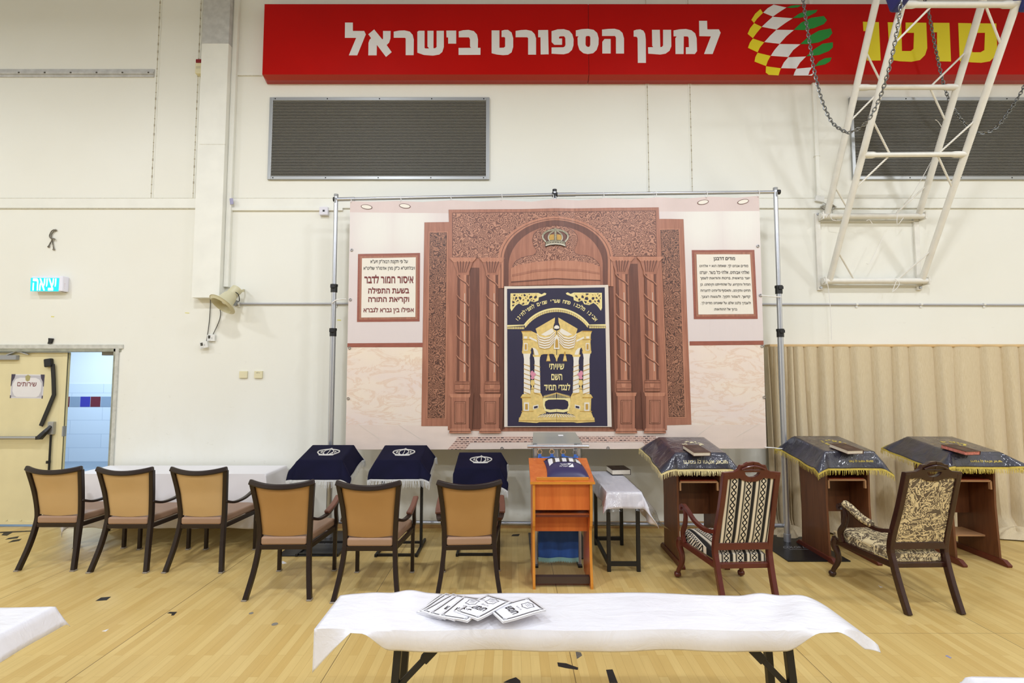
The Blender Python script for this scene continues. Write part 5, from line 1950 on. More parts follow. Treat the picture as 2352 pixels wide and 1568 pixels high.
t.col(t.ramp(f, ((.0, lin((92, 78, 62))), (.43, lin((104, 90, 72))), (.445, lin((222, 204, 160))), (.495, lin((224, 206, 164))), (.51, lin((88, 74, 58))), (.565, lin((108, 94, 76))), (.58, lin((220, 202, 158))), (1.0, lin((216, 198, 156))))))
t.b.inputs['Roughness'].default_value = .85
M_leaf = t.m


def carved_chair(label, wd, fab, padded):
    t_ = thing('carved_armchair', label, 'armchair')
    BK = lambda z: -.262 - .152 * max(0, (z - .48)) / .55          # y of the back plane
    for s in (-1, 1):
        e = MB()
        pts = catmull([(s * x, y, z) for x, y, z in ((.205, -.385, 0), (.208, -.325, .16), (.212, -.272, .34), (.215, -.258, .48), (.203, BK(.8), .8), (.199, BK(1.055), 1.055))], 5)
        e.sweep(pts, [.038] * len(pts), .046, (1, 0, 0))
        e.build('leg', wd, t_, bevel=.005)
        e = MB()
        pts = catmull([(s * x, y, z) for x, y, z in ((.288, .335, .03), (.284, .322, .07), (.266, .285, .15), (.266, .288, .22), (.278, .312, .29), (.272, .295, .345))], 5)
        rr = [.016 + .016 * k / (len(pts) - 1) for k in range(len(pts))]
        e.tube(pts, rr, 10)
        e.lathe([(.001, -.03), (.02, -.024), (.03, 0), (.02, .024), (.001, .03)], 12, Matrix.Translation((s * .288, .337, .03)) @ Matrix.Rotation(R(90), 4, 'Y'))
        e.build('leg', wd, t_, smooth=50)
        e = MB()
        pts = catmull([(s * x, y, z) for x, y, z in ((.222, BK(.6) + .01, .585), (.248, -.17, .565), (.272, -.03, .590), (.285, .08, .645), (.286, .17, .668), (.286, .215, .645), (.286, .205, .615))], 5)
        w_ = [.030] * (len(pts) - 8) + [.038] * 8
        e.sweep(pts, w_, .028, (1, 0, 0))
        ar = e.build('armrest', wd, t_, bevel=.008, bseg=3)
        if padded:
            e = MB()
            pts = catmull([(s * x, y, z) for x, y, z in ((.256, -.13, .590), (.272, -.03, .612), (.285, .08, .668), (.286, .15, .688))], 5)
            e.tube(pts, [.020] + [.031] * (len(pts) - 2) + [.020], 10)
            e.build('arm_pad', fab, ar, smooth=60)
        e = MB()
        pts = catmull([(s * x, y, z) for x, y, z in ((.272, .215, .34), (.278, .225, .42), (.282, .165, .50), (.285, .135, .58), (.285, .15, .655))], 5)
        e.sweep(pts, .030, [.052 - .016 * k / (len(pts) - 1) for k in range(len(pts))], (1, 0, 0))
        e.build('arm_post', wd, t_, bevel=.007)
    # crest with a half-moon slot (two halves meeting over the slot)
    e = MB()
    up = [(-.218, 1.062), (-.138, 1.070), (-.112, 1.085), (-.096, 1.120), (-.069, 1.122), (-.041, 1.140), (0, 1.146)]
    dn = [(0, .988), (-.041, .992), (-.078, 1.006), (-.092, 1.018), (-.18, 1.010), (-.218, 1.010)]
    sl = [(0, 1.064), (-.057, 1.064), (-.048, 1.044), (-.028, 1.031), (0, 1.026)]
    for s in (1, -1):
        ring = [(s * x, z) for x, z in up + sl + dn]
        e.poly([(x, BK(z) - .022, z) for x, z in ring], (0, .036, 0))
    cr_ = e.build('crest_rail', wd, t_, bevel=.004)
    e = MB()
    for s in (1, -1):
        pts = [(s * x, BK(z) - .026, z - .012) for x, z in [(-.09, 1.10)] + [(-.045, 1.118), (0, 1.126)]]
        e.tube(catmull(pts, 5), .007, 6)
    e.tube([(-.098, BK(1.083) - .024, 1.083), (.098, BK(1.083) - .024, 1.083)], .003, 5)
    e.build('carving', wd, cr_, smooth=50)
    e = MB(); e.sweep([(-.215, BK(.47), .47), (.215, BK(.47), .47)], .055, .034, (0, 0, 1)); e.build('lower_back_rail', wd, t_, bevel=.004)
    e = MB()

    def bp(u, v_, sd):
        z = .492 + .53 * v_
        hw = .192 - .012 * v_
        x = (-1 + 2 * u) * hw
        puff = .02 * (1 - (2 * u - 1) ** 4) * (1 - (2 * v_ - 1) ** 6)
        return Vector((x, BK(z) + (-.008 - puff * .5 if sd else .012 + puff), z))
    e.grid(lambda u, v_: bp(u, v_, 1), 12, 12)
    e.grid(lambda u, v_: bp(u, v_, 0), 12, 12)
    for u0 in (0, 1):
        e.grid(lambda u, v_, u0=u0: bp(u0, v_, 1) * (1 - u) + bp(u0, v_, 0) * u, 1, 12)
        e.grid(lambda u, v_, u0=u0: bp(v_, u0, 1) * (1 - u) + bp(v_, u0, 0) * u, 1, 12)
    e.build('backrest', fab, t_, smooth=50)
    e = MB()

    def sp(u, v_, top):
        y = -.25 + .585 * v_
        hw = .188 + .075 * v_
        x = (-1 + 2 * u) * hw
        ed = (1 - (2 * u - 1) ** 8) * (1 - (2 * v_ - 1) ** 8)
        return Vector((x, y + (.02 * (1 - (2 * u - 1) ** 2) if v_ > .9 else 0), (.40 + .045 * ed) if top else .345))
    e.grid(lambda u, v_: sp(u, v_, 1), 16, 16)
    e.grid(lambda u, v_: sp(u, v_, 0), 16, 16)
    for u0 in (0, 1):
        e.grid(lambda u, v_, u0=u0: sp(u0, v_, 1) * (1 - u) + sp(u0, v_, 0) * u, 2, 16)
        e.grid(lambda u, v_, u0=u0: sp(v_, u0, 1) * (1 - u) + sp(v_, u0, 0) * u, 2, 16)
    e.build('seat', fab, t_, smooth=50)
    e = MB()
    e.sweep([(-.205, -.26, .322), (.205, -.26, .322)], .042, .03, (0, 0, 1))
    e.sweep([(-.272, .31, .322), (-.1, .33, .322), (.1, .33, .322), (.272, .31, .322)], .046, .03, (0, 0, 1))
    for s in (-1, 1):
        e.sweep([(s * .212, -.27, .322), (s * .270, .30, .322)], .028, .046, (1, 0, 0))
    e.build('seat_frame', wd, t_, bevel=.006)
    return t_


c1 = carved_chair('carved mahogany armchair with black and cream striped upholstery facing a draped lectern', M_mah, M_stripe, False)
c1.location = (1.772, 4.235, 0)
c1.rotation_euler = (0, 0, R(3))
c2 = carved_chair('carved dark armchair with brown leaf patterned upholstery at far right', M_mahd, M_leaf, True)
c2.location = (3.150, 4.250, 0)
c2.rotation_euler = (0, 0, R(2))


# ================================================================== CLOTHS
def drape(w, d, over, zfun, flare, nu=40, nv=40, ripple=.0, seed=0, side_flare=None, rnd=.02):
    """sheet over a w x d top centred at 0; over = (left, right, front, back); front is -y. Returns f(u,v) and the rim"""
    l, r, f, b = over
    rg = random.Random(seed)
    ph = [rg.uniform(0, 6) for _ in range(4)]
    sf = side_flare or (flare, flare, flare, flare)

    def fn(u, v_):
        a = -w / 2 - l + (w + l + r) * u
        c = -d / 2 - f + (d + f + b) * v_
        ca, cc = max(-w / 2, min(w / 2, a)), max(-d / 2, min(d / 2, c))
        ex, ey = a - ca, c - cc
        dd = math.hypot(ex, ey)
        z = zfun(ca, cc)
        if dd < 1e-6:
            return Vector((a, c, z))
        ax_, ay_ = abs(ex) / dd, abs(ey) / dd
        fl = (sf[0] if ex < 0 else sf[1]) * ax_ + (sf[2] if ey < 0 else sf[3]) * ay_
        out = dd * fl + ripple * math.sin(9 * (a + c) + ph[0]) * dd * 3 + ripple * math.sin(21 * (a - c) + ph[1]) * dd * 2
        dn = dd * math.sqrt(max(.05, 1 - min(.9, fl) ** 2))
        k = min(1, dd / rnd)
        return Vector((ca + ex / dd * out, cc + ey / dd * out, z - dn * (.5 + .5 * k) if dd < rnd else z - dn))
    return fn


def cloth(name, m, fn, parent=None, nu=44, nv=44, solid=.002, label=None, cat=None, loc=None, rz=0, smooth=70):
    e = MB()
    e.grid(fn, nu, nv)
    o = e.build(name, m, parent, smooth=smooth, solid=solid, loc=loc)
    return o


def rim(fn, n_=90):
    p = [fn(k / n_, 0) for k in range(n_)] + [fn(1, k / n_) for k in range(n_)] + [fn(1 - k / n_, 1) for k in range(n_)] + [fn(0, 1 - k / n_) for k in range(n_)]
    return p


def fringe(fn, length, step, m, parent, seed=1, sidew=.004, band=.014):
    rg = random.Random(seed)
    pts = rim(fn, 80)
    pts.append(pts[0])
    ctr = sum(pts, Vector()) / len(pts)
    e = MB()
    # woven heading
    up = []
    for p in pts:
        o_ = Vector((p.x - ctr.x, p.y - ctr.y, 0)).normalized() * .003
        up.append((p + o_ + Vector((0, 0, .004)), p + o_ - Vector((0, 0, band))))
    for (a, b), (c, d) in zip(up, up[1:]):
        e.add([a, c, d, b], [(0, 1, 2, 3)])
    for p, q in zip(pts, pts[1:]):
        L_ = (q - p).length
        m_ = max(1, int(L_ / step))
        t_ = (q - p)
        tn = t_.normalized() if t_.length > 1e-6 else Vector((1, 0, 0))
        for k in range(m_):
            s = p + t_ * ((k + rg.random()) / m_)
            o_ = Vector((s.x - ctr.x, s.y - ctr.y, 0)).normalized()
            w_ = tn * (sidew / 2)
            top = s + o_ * (.002 + .003 * rg.random()) - Vector((0, 0, band * .7))
            bot = top + o_ * rg.uniform(-.004, .012) + tn * rg.uniform(-.008, .008) - Vector((0, 0, length * rg.uniform(.8, 1.08)))
            mid = (top + bot) / 2 + o_ * .004
            e.add([top - w_, top + w_, mid + w_, mid - w_, bot + w_ * .6, bot - w_ * .6], [(0, 1, 2, 3), (3, 2, 4, 5)])
    return e.build('fringe', m, parent)


# ---- wooden lecterns under navy covers
M_lect = wood('dark_brown_veneer', (84, 46, 26), (116, 70, 40), .4, 'z')
M_lect2 = mat('red_brown_edge', (96, 40, 26), .35, vary=.1)
M_tray = mat('orange_brown_tray', (158, 58, 26), .3)
M_trayl = mat('pale_wood_edge', (176, 132, 92), .5)
LW, LD = .46, .52
ZT = lambda x, y: 1.078 + .080 * (y / .26) * .5 * 1.0


def lectern(label):
    t_ = thing('wooden_lectern', label, 'lectern', (0, 0, 0), 0, 'dark wooden lecterns')
    for s in (-1, 1):
        e = MB()
        x = s * .205
        e.poly([(x - .01, y, z) for y, z in ((-.235, .05), (-.215, .55), (-.225, 1.02), (.235, 1.09), (.20, .55), (.215, .05))], (.02, 0, 0))
        e.build('side_panel', M_lect, t_)
        e = MB()
        e.poly([(x - .022, y, z) for y, z in ((-.325, 0), (-.33, .02), (-.28, .055), (.26, .055), (.31, .02), (.305, 0))], (.044, 0, 0))
        e.build('foot', M_lect2, t_, bevel=.004)
    e = MB(); e.span((-.195, .06, .40), (.195, .078, 1.04)); e.build('back_panel', M_lect, t_)
    e = MB()
    e.add([(-.235, -.265, 1.03), (.235, -.265, 1.03), (.235, .265, 1.11), (-.235, .265, 1.11), (-.235, -.265, 1.05), (.235, -.265, 1.05), (.235, .265, 1.13), (-.235, .265, 1.13)],
          [(0, 1, 2, 3), (4, 5, 6, 7), (0, 1, 5, 4), (1, 2, 6, 5), (2, 3, 7, 6), (3, 0, 4, 7)])
    e.build('desk_top', M_lect, t_)
    e = MB(); e.span((-.175, -.20, .772), (.175, .06, .784)); tr_ = e.build('tray', M_tray, t_)
    e = MB(); e.span((-.178, -.214, .762), (.178, -.198, .778)); e.build('tray_edge', M_trayl, tr_)
    for s in (-1, 1):
        e = MB(); e.span((s * .178 - .008, -.214, .69), (s * .178 + .008, -.19, .768)); e.build('runner', M_trayl, tr_)
    return t_


LP = ((1.778, 5.05), (3.25, 5.145), (4.425, 5.10))
l1 = lectern('dark wooden lectern with navy cover standing behind the striped armchair')
l1.location = (LP[0][0], LP[0][1], 0)
dup(l1, (LP[1][0], LP[1][1], 0), 0, 'dark wooden lectern with navy cover just right of the right stand pole')
l3 = dup(l1, (LP[2][0], LP[2][1], 0), R(-1), 'dark wooden lectern with navy cover at far right, with a low shelf')
e = MB(); e.span((-.195, -.10, .215), (.195, .16, .230)); e.build('shelf', M_trayl, l3)
e = MB(); e.span((-.196, -.22, .055), (-.193, -.15, .075)); e.build('red_sticker', M_red, l3)

t = NT('navy_cloth_under_clear_plastic')
t.col(t.ramp(t.noise(t.coord('Object'), 9, 3), ((.3, lin((24, 24, 38))), (.7, lin((40, 38, 60))))))
t.b.inputs['Roughness'].default_value = .5
t.b.inputs['Coat Weight'].default_value = 1.0
t.b.inputs['Coat Roughness'].default_value = .10
nz = t.noise(t.coord('Object', (7, 7, 4)), 1.3, 4, .6, .8)
bmp = t.n('ShaderNodeBump')
bmp.inputs['Strength'].default_value = .55
bmp.inputs['Distance'].default_value = .02
t.l(nz, bmp.inputs['Height'])
t.l(bmp.outputs[0], t.b.inputs['Coat Normal'])
t.l(bmp.outputs[0], t.b.inputs['Normal'])
M_navyp = t.m
M_gfr = mat('pale_gold_fringe', (226, 210, 152), .55, vary=.1, vscale=40)
M_gfr2 = mat('bright_gold_fringe', (206, 184, 84), .45, vary=.14, vscale=40)
M_emb = mat('cream_embroidery', (226, 216, 180), .6)
ZC = lambda x, y: 1.094 + .040 * (y / .265)
for k, (over, sf, fm, lab, word, tx) in enumerate((
        ((.22, .20, .155, .12), (.72, .55, .30, .4), M_gfr, 'navy cover with cream fringe and large cream lettering, on the lectern behind the striped armchair', 'ישראל אליהו בן דבורה', (-.17, .25, .30, .62)),
        ((.20, .19, .165, .12), (.62, .45, .30, .4), M_gfr2, 'navy cover with gold fringe and small gold lettering, on the middle draped wooden lectern', 'מנחם יהודה בן לאה', (-.03, .20, .34, .52)),
        ((.24, .25, .145, .12), (.75, .80, .35, .4), M_gfr2, 'navy cover with gold fringe spread wide, on the far right lectern', 'ישראל אליהו בן דבורה', (-.08, .21, .30, .5)))):
    fn = drape(.475, .535, over, ZC, .5, ripple=.012, seed=k + 3, side_flare=sf)
    lx_, ly_ = LP[k]
    cv = thing('lectern_cover', lab, 'cloth cover', (lx_, ly_, 0), R(-1) if k == 2 else 0, 'navy lectern covers')
    cloth('cover', M_navyp, fn, cv, 46, 46)
    fringe(fn, .048, .0055, fm, cv, k)
    e = MB()
    l_, r_, f_, b_ = over
    U = lambda x: (x + .475 / 2 + l_) / (.475 + l_ + r_)
    V = lambda h: f_ * (1 - h) / (.535 + f_ + b_)
    x0, x1, h0, h1 = tx
    put_text(e, word, lambda u, v_: fn(U(x0 + (x1 - x0) * u), V(1 - (h1 - (h1 - h0) * v_))) + Vector((0, -.004, .002)), .03)
    e.build('lettering', M_emb if k == 0 else M_gfr2, cv)
    e = MB()
    rg = random.Random(k)
    for j in range(26):
        a = rg.uniform(0, 6.28)
        cx, cy = .02 + .11 * math.cos(a) * rg.uniform(.5, 1), .0 + .11 * math.sin(a) * rg.uniform(.4, 1)
        q = [(cx + .014 * math.cos(w_) * rg.uniform(.6, 1.3), cy + .014 * math.sin(w_) * rg.uniform(.6, 1.3)) for w_ in (0, .9, 1.8, 2.7, 3.6, 4.5, 5.4)]
        e.poly([(x, y, ZC(x, y) + .0016) for x, y in q])
    em = e.build('embroidery', M_emb if k == 0 else M_gfr2, cv)
    em['kind'] = 'stuff'

# ---- books
M_bk = mat('brown_leather_cover', (74, 46, 36), .45, vary=.12, vscale=14, bump=.1, bscale=70)
M_bkd = mat('dark_tooled_leather', (52, 32, 26), .5)
M_pg = mat('cream_page_edges', (222, 212, 194), .7, vary=.06, vscale=60)
M_pgr = mat('red_marbled_page_edges', (196, 120, 108), .7, vary=.3, vscale=60)
M_bkb = mat('dark_brown_book_cover', (44, 30, 24), .35)


def book(label, loc, rz, w, d, h, cover, page, tilt=0.0):
    b = thing('prayer_book', label, 'book', loc, rz, 'books lying on the lecterns and side table')
    T = Matrix.Rotation(tilt, 3, 'X')

    def bx(name, lo, hi, m, bev=.0015, par=b):
        e = MB()
        c = Vector([(p + q) / 2 for p, q in zip(lo, hi)])
        e.box(T @ c, [q - p for p, q in zip(lo, hi)], T)
        return e.build(name, m, par, bevel=bev)
    bx('back_cover', (-w / 2, -d / 2, 0), (w / 2, d / 2, .004), cover)
    fc = bx('front_cover', (-w / 2, -d / 2, h - .004), (w / 2, d / 2, h), cover)
    bx('spine', (w / 2 - .004, -d / 2, .001), (w / 2 + .001, d / 2, h - .001), cover)
    bx('page_block', (-w / 2 + .004, -d / 2 + .004, .004), (w / 2 - .004, d / 2 - .004, h - .004), page)
    e = MB()
    for s in (.82, .62):
        o_, i_ = s / 2, s / 2 - .03
        for x0, y0, x1, y1 in ((-o_, -o_, o_, -i_), (-o_, i_, o_, o_), (-o_, -i_, -i_, i_), (i_, -i_, o_, i_)):
            e.poly([T @ Vector((x * w, y * d, h + .0006)) for x, y in ((x0, y0), (x1, y0), (x1, y1), (x0, y1))])
    e.poly([T @ Vector((x * w, y * d, h + .0006)) for x, y in ((-.14, .12), (.14, .12), (.14, .22), (-.14, .22))])
    e.build('tooling', M_bkd, fc)
    return b


sl_ = math.atan(.040 / .265)
for px, py, k, rz, cov, page, lab in ((1599, 1024.5, 0, R(6), M_bk, M_pg, 'brown leather book lying on the navy cover behind the striped armchair'),
                                      (1942, 1020.5, 1, R(8), M_bk, M_pg, 'brown leather book with pale page edges on the middle navy lectern cover'),
                                      (2204, 1022.5, 2, R(10), M_bk, M_pgr, 'brown book with red page edges on the far right navy cover')):
    lx_, ly_ = LP[k]
    P_ = Zp(px, py, 1.11)
    for _ in range(4):
        P_ = Zp(px, py, ZC(P_.x - lx_, P_.y - ly_) + .012)
    y_ = P_.y - ly_
    book(lab, (P_.x, P_.y, ZC(0, y_) + .003), rz, .165, .235, .038, cov, page, sl_)

# ================================================================== THREE METAL BOOK STANDS UNDER VELVET
M_blk = mat('black_powder_coat', (22, 21, 22), .45)
t = NT('navy_velvet')
t.col(t.ramp(t.noise(t.coord('Object'), 4, 3), ((.3, lin((11, 11, 32))), (.7, lin((18, 17, 45))))))
t.b.inputs['Roughness'].default_value = .8
t.b.inputs['Specular IOR Level'].default_value = .15
t.b.inputs['Sheen Weight'].default_value = .08
t.b.inputs['Sheen Roughness'].default_value = .35
t.b.inputs['Sheen Tint'].default_value = lin((110, 100, 190))
M_velvet = t.m
M_sfr = mat('silver_fringe', (206, 208, 208), .5, vary=.12, vscale=40)
M_semb = mat('silver_embroidery', (208, 204, 196), .5, vary=.08, vscale=80)
ZS = lambda x, y: .985 + .05 * (y / .19)


def stand(label, dz=0.0):
    t_ = thing('book_stand', label, 'stand', (0, 0, 0), 0, 'black metal book stands')
    for s in (-1, 1):
        x = s * .2
        e = MB(); e.span((x - .0125, -.21, .0), (x + .0125, .28, .028)); e.build('foot', M_blk, t_, bevel=.002)
        e = MB()
        for dy in (-.02, .02):
            e.span((x - .011, .05 + dy - .009, .028), (x + .011, .05 + dy + .009, .96 - dz))
        e.span((x - .011, .03, .5), (x + .011, .07, .53))
        e.build('post', M_blk, t_, bevel=.002)
    for y, z in ((-.18, .014), (.05, .06), (.05, .93 - dz)):
        e = MB(); e.span((-.19, y - .011, z - .011), (.19, y + .011, z + .011)); e.build('crossbar', M_blk, t_)
    e = MB()
    e.add([(-.22, -.185, .92), (.22, -.185, .92), (.22, .185, 1.02), (-.22, .185, 1.02), (-.22, -.185, .93), (.22, -.185, .93), (.22, .185, 1.03), (-.22, .185, 1.03)],
          [(0, 1, 2, 3), (4, 5, 6, 7), (0, 1, 5, 4), (1, 2, 6, 5), (2, 3, 7, 6), (3, 0, 4, 7)])
    e.v = [q - Vector((0, 0, dz)) for q in e.v]
    e.build('desk_plate', M_blk, t_)
    return t_


SPOS = ((-1.925, 5.265, 0), (-1.140, 5.25, 0), (-.342, 5.265, -.078))
s1 = stand('black metal book stand under velvet, leftmost of three')
s1.location = SPOS[0]
dup(s1, SPOS[1], 0, 'black metal book stand under velvet, middle of three')
s3 = stand('black metal book stand under velvet, nearest the orange lectern', .078)
s3.location = (SPOS[2][0], SPOS[2][1], 0)
s3['group'] = 'black metal book stands'
for k, (over, sf, lab) in enumerate((((.10, .19, .20, .10), (.45, .45, .42, .3), 'navy velvet cover with silver crown and fringe, leftmost of three'),
                                     ((.09, .17, .19, .10), (.35, .55, .42, .3), 'navy velvet cover with silver crown and fringe, middle of three'),
                                     ((.05, .15, .19, .10), (.30, .45, .30, .3), 'navy velvet cover with silver crown, nearest the orange lectern'))):
    fn = drape(.445, .375, over, ZS, .4, ripple=.008, seed=k + 21, side_flare=sf)
    cv = thing('velvet_cover', lab, 'cloth cover', SPOS[k], 0, 'navy velvet covers with crowns')
    cloth('cover', M_velvet, fn, cv, 42, 42)
    fringe(fn, .068, .005, M_sfr, cv, 40 + k)
    # crown in silver thread
    e = MB()
    CP = lambda x, y: Vector((.02 + x * .115, -.005 + y * .115, ZS(0, -.005 + y * .115) + .0035))
    for pts, r_ in (([(-.62, -.62), (0, -.66), (.62, -.62)], .009), ([(-.66, -.46), (0, -.5), (.66, -.46)], .006), ([(-.66, -.46), (-.62, -.62)], .006), ([(.66, -.46), (.62, -.62)], .006),
                    ([(-.66, -.45), (-.95, -.05), (-.9, .25), (-.6, .45), (-.25, .55), (0, .6)], .008), ([(.66, -.45), (.95, -.05), (.9, .25), (.6, .45), (.25, .55), (0, .6)], .008),
                    ([(-.25, -.45), (-.42, 0), (-.35, .35), (-.1, .55)], .006), ([(.25, -.45), (.42, 0), (.35, .35), (.1, .55)], .006), ([(0, -.45), (.03, .1), (0, .5)], .005),
                    ([(-.7, .0), (-.55, .2), (-.62, -.2)], .005), ([(.7, .0), (.55, .2), (.62, -.2)], .005), ([(0, .6), (0, .85)], .006), ([(-.12, .72), (.12, .72)], .005), ([(-.5, -.2), (-.3, -.3)], .005), ([(.5, -.2), (.3, -.3)], .005)):
        e.tube(catmull([CP(x, y) for x, y in pts], 4), r_ * .8, 5)
    e.build('crown_emblem', M_semb, cv, smooth=60)

# ================================================================== ORANGE LECTERN, BAG
M_org = wood('orange_cherry_veneer', (186, 88, 34), (214, 120, 56), .32, 'z', .6)
M_orge = mat('golden_oak_edge', (202, 132, 46), .35, vary=.06, vscale=20)
M_dbr = mat('dark_brown_bar', (66, 50, 42), .5)
ol = thing('orange_lectern', 'glossy orange wooden lectern with a navy bag on its slope', 'lectern', (.427, 4.535, 0))
prof = [(-.222, 0), (-.222, .05), (-.185, .22), (-.170, .36), (-.175, .47), (-.220, .56), (-.228, .88), (.215, 1.008), (.20, .6), (.20, 0)]
for s in (-1, 1):
    x = s * .242
    e = MB(); e.poly([(x - .010, y, z) for y, z in prof], (.020, 0, 0)); sp_ = e.build('side_panel', M_org, ol)
    e = MB()
    pts = [(x, y - .002, z) for y, z in prof[:7]]
    e.sweep(catmull(pts, 3), .022, .006, (1, 0, 0))
    e.build('edge_band', M_orge, sp_)
e = MB(); e.span((-.23, -.205, .645), (.23, -.188, .875)); e.build('front_panel', M_org, ol)
e = MB(); e.span((-.23, -.20, .592), (.23, .10, .608)); sh_ = e.build('shelf', M_org, ol)
e = MB(); e.span((-.225, -.208, .586), (.225, -.198, .606)); e.build('shelf_edge', M_lect2, sh_)
e = MB(); e.span((-.23, -.06, .425), (.23, -.042, .62)); e.build('back_panel', M_org, ol)
e = MB(); e.span((-.23, -.185, .03), (.23, -.135, .085)); e.build('footrest', M_dbr, ol)
OT = lambda y: .888 + (1.012 - .888) * (y + .245) / .46
e = MB()
e.add([(-.272, -.245, OT(-.245) - .018), (.272, -.245, OT(-.245) - .018), (.272, .215, OT(.215) - .018), (-.272, .215, OT(.215) - .018), (-.272, -.245, OT(-.245)), (.272, -.245, OT(-.245)), (.272, .215, OT(.215)), (-.272, .215, OT(.215))],
      [(0, 1, 2, 3), (4, 5, 6, 7), (0, 1, 5, 4), (1, 2, 6, 5), (2, 3, 7, 6), (3, 0, 4, 7)])
tp = e.build('desk_top', M_org, ol, bevel=.003)
e = MB(); e.span((-.274, -.248, OT(-.245) - .02), (.274, -.243, OT(-.245) + .001)); e.build('edge_band', M_orge, tp)
e = MB(); e.sweep([(-.22, -.215, OT(-.215) + .012), (.225, -.215, OT(-.215) + .012)], .016, .028, (0, 1, 0)); e.build('book_ledge', M_orge, tp, bevel=.003)

M_bag = mat('navy_nylon', (52, 46, 86), .38, vary=.08, vscale=6)
M_tallit = NT('striped_shawl')
vv_ = M_tallit.coord('Object')
s_ = M_tallit.n('ShaderNodeSeparateXYZ')
M_tallit.l(vv_, s_.inputs[0])
M_tallit.col(M_tallit.ramp(M_tallit.math('FRACT', M_tallit.math('DIVIDE', s_.outputs[0], .062)), ((.0, lin((40, 36, 40))), (.36, lin((120, 108, 96))), (.40, lin((236, 234, 236)))), 'CONSTANT'))
M_tallit.b.inputs['Roughness'].default_value = .3
M_tallit.b.inputs['Coat Weight'].default_value = .8
M_tallit = M_tallit.m
tb = thing('shawl_bag', 'navy zipped bag with a clear window showing a striped shawl, on the orange lectern', 'bag', (.427, 4.535, 0))
sl2 = math.atan((1.012 - .888) / .46)


def bagp(u, v_, top=1):
    x = .055 + (-.178 + .356 * u) * (1.02 - .12 * v_) - .03 * v_ + .012 * math.sin(PI * v_)
    y = -.185 + .335 * v_
    ed = max(0, (1 - (2 * u - 1) ** 4)) * max(0, (1 - (2 * v_ - 1) ** 4))
    return Vector((x, y, OT(y) + .004 + (.055 * ed ** .8 if top else 0)))


e = MB()
e.grid(lambda u, v_: bagp(u, v_, 1), 26, 26)
e.grid(lambda u, v_: bagp(u, v_, 0) - Vector((0, 0, .002)), 26, 26)
e.build('bag_body', M_bag, tb, smooth=60)
e = MB()
e.grid(lambda u, v_: bagp(.07 + .86 * u, .55 + .34 * v_ - .1 * (abs(2 * u - 1) ** 4) * (1 - v_)) + Vector((0, 0, .003)), 26, 8)
e.build('window', M_tallit, tb, smooth=60)
e = MB(); e.tube([bagp(.03 + .94 * k / 12, .93) + Vector((0, 0, .006)) for k in range(13)], .006, 6)
e.box(bagp(.5, .95) + Vector((0, 0, .014)), (.03, .015, .008)); e.build('zip', M_blackpl, tb, smooth=50)
e = MB()
bq = lambda u, v_: bagp(u, v_) + Vector((0, 0, .0025))
put_text(e, 'מפעל', lambda u, v_: bq(.345 + .18 * u, .365 + .075 * v_), .02)
put_text(e, 'הטלית', lambda u, v_: bq(.315 + .21 * u, .265 + .07 * v_), .02)
e.poly([bq(u, v_) for u, v_ in ((.54, .25), (.665, .25), (.665, .44), (.655, .43), (.585, .33), (.55, .31))])
e.poly([bq(u, v_) for u, v_ in ((.535, .45), (.64, .45), (.60, .40), (.57, .37), (.545, .36))])
e.build('lettering', M_swhite, tb)

# ================================================================== CLEAR LECTERN WITH BLUE HANGING
t = NT('clear_acrylic')
tr_ = t.n('ShaderNodeBsdfTransparent')
tr_.inputs[0].default_value = (.86, .88, .88, 1)
gl = t.n('ShaderNodeBsdfGlossy')
gl.inputs['Roughness'].default_value = .08
mx_ = t.n('ShaderNodeMixShader')
mx_.inputs[0].default_value = .10
t.l(tr_.outputs[0], mx_.inputs[1])
t.l(gl.outputs[0], mx_.inputs[2])
t.l(mx_.outputs[0], t.t.nodes['Material Output'].inputs['Surface'])
M_acr = t.m
t = NT('frosted_acrylic')
tr_ = t.n('ShaderNodeBsdfTransparent')
tr_.inputs[0].default_value = (.9, .92, .92, 1)
mx_ = t.n('ShaderNodeMixShader')
mx_.inputs[0].default_value = .68
t.col(lin((158, 160, 158)))
t.b.inputs['Roughness'].default_value = .25
t.l(tr_.outputs[0], mx_.inputs[1])
t.l(t.b.outputs[0], mx_.inputs[2])
t.l(mx_.outputs[0], t.t.nodes['Material Output'].inputs['Surface'])
M_fro = t.m
cl_ = thing('clear_lectern', 'clear acrylic lectern on silver posts standing behind the orange lectern', 'lectern', (.43, 4.93, 0))
e = MB()
e.add([(-.235, -.13, 1.135), (.235, -.13, 1.135), (.215, .22, 1.195), (-.215, .22, 1.195), (-.235, -.13, 1.143), (.235, -.13, 1.143), (.215, .22, 1.203), (-.215, .22, 1.203)],
      [(0, 1, 2, 3), (4, 5, 6, 7), (0, 1, 5, 4), (1, 2, 6, 5), (2, 3, 7, 6), (3, 0, 4, 7)])
e.build('desk_top', M_fro, cl_)
e = MB(); e.box((.055, .10, 1.186), (.05, .045, .002), Matrix.Rotation(R(9.7), 3, 'X')); e.build('paper_label', M_paper, cl_)
for s in (-1, 1):
    e = MB(); e.span((s * .205 - .016, -.12, .0), (s * .205 + .016, -.09, 1.13)); e.span((s * .205 - .016, .10, .0), (s * .205 + .016, .13, 1.15)); e.build('post', M_pole, cl_, bevel=.004)
    e = MB(); e.span((s * .235 - .004, -.11, .08), (s * .235 + .004, .14, 1.13)); e.build('side_sheet', M_acr, cl_)
    e = MB(); e.span((s * .205 - .02, -.16, .0), (s * .205 + .02, .17, .02)); e.build('foot', M_blk, cl_, bevel=.003)
e = MB(); e.tube([(-.285, -.155, 1.115), (.295, -.155, 1.115)], .016, 14); e.build('rail', M_pole, cl_, smooth=40)
t = NT('blue_cloth')
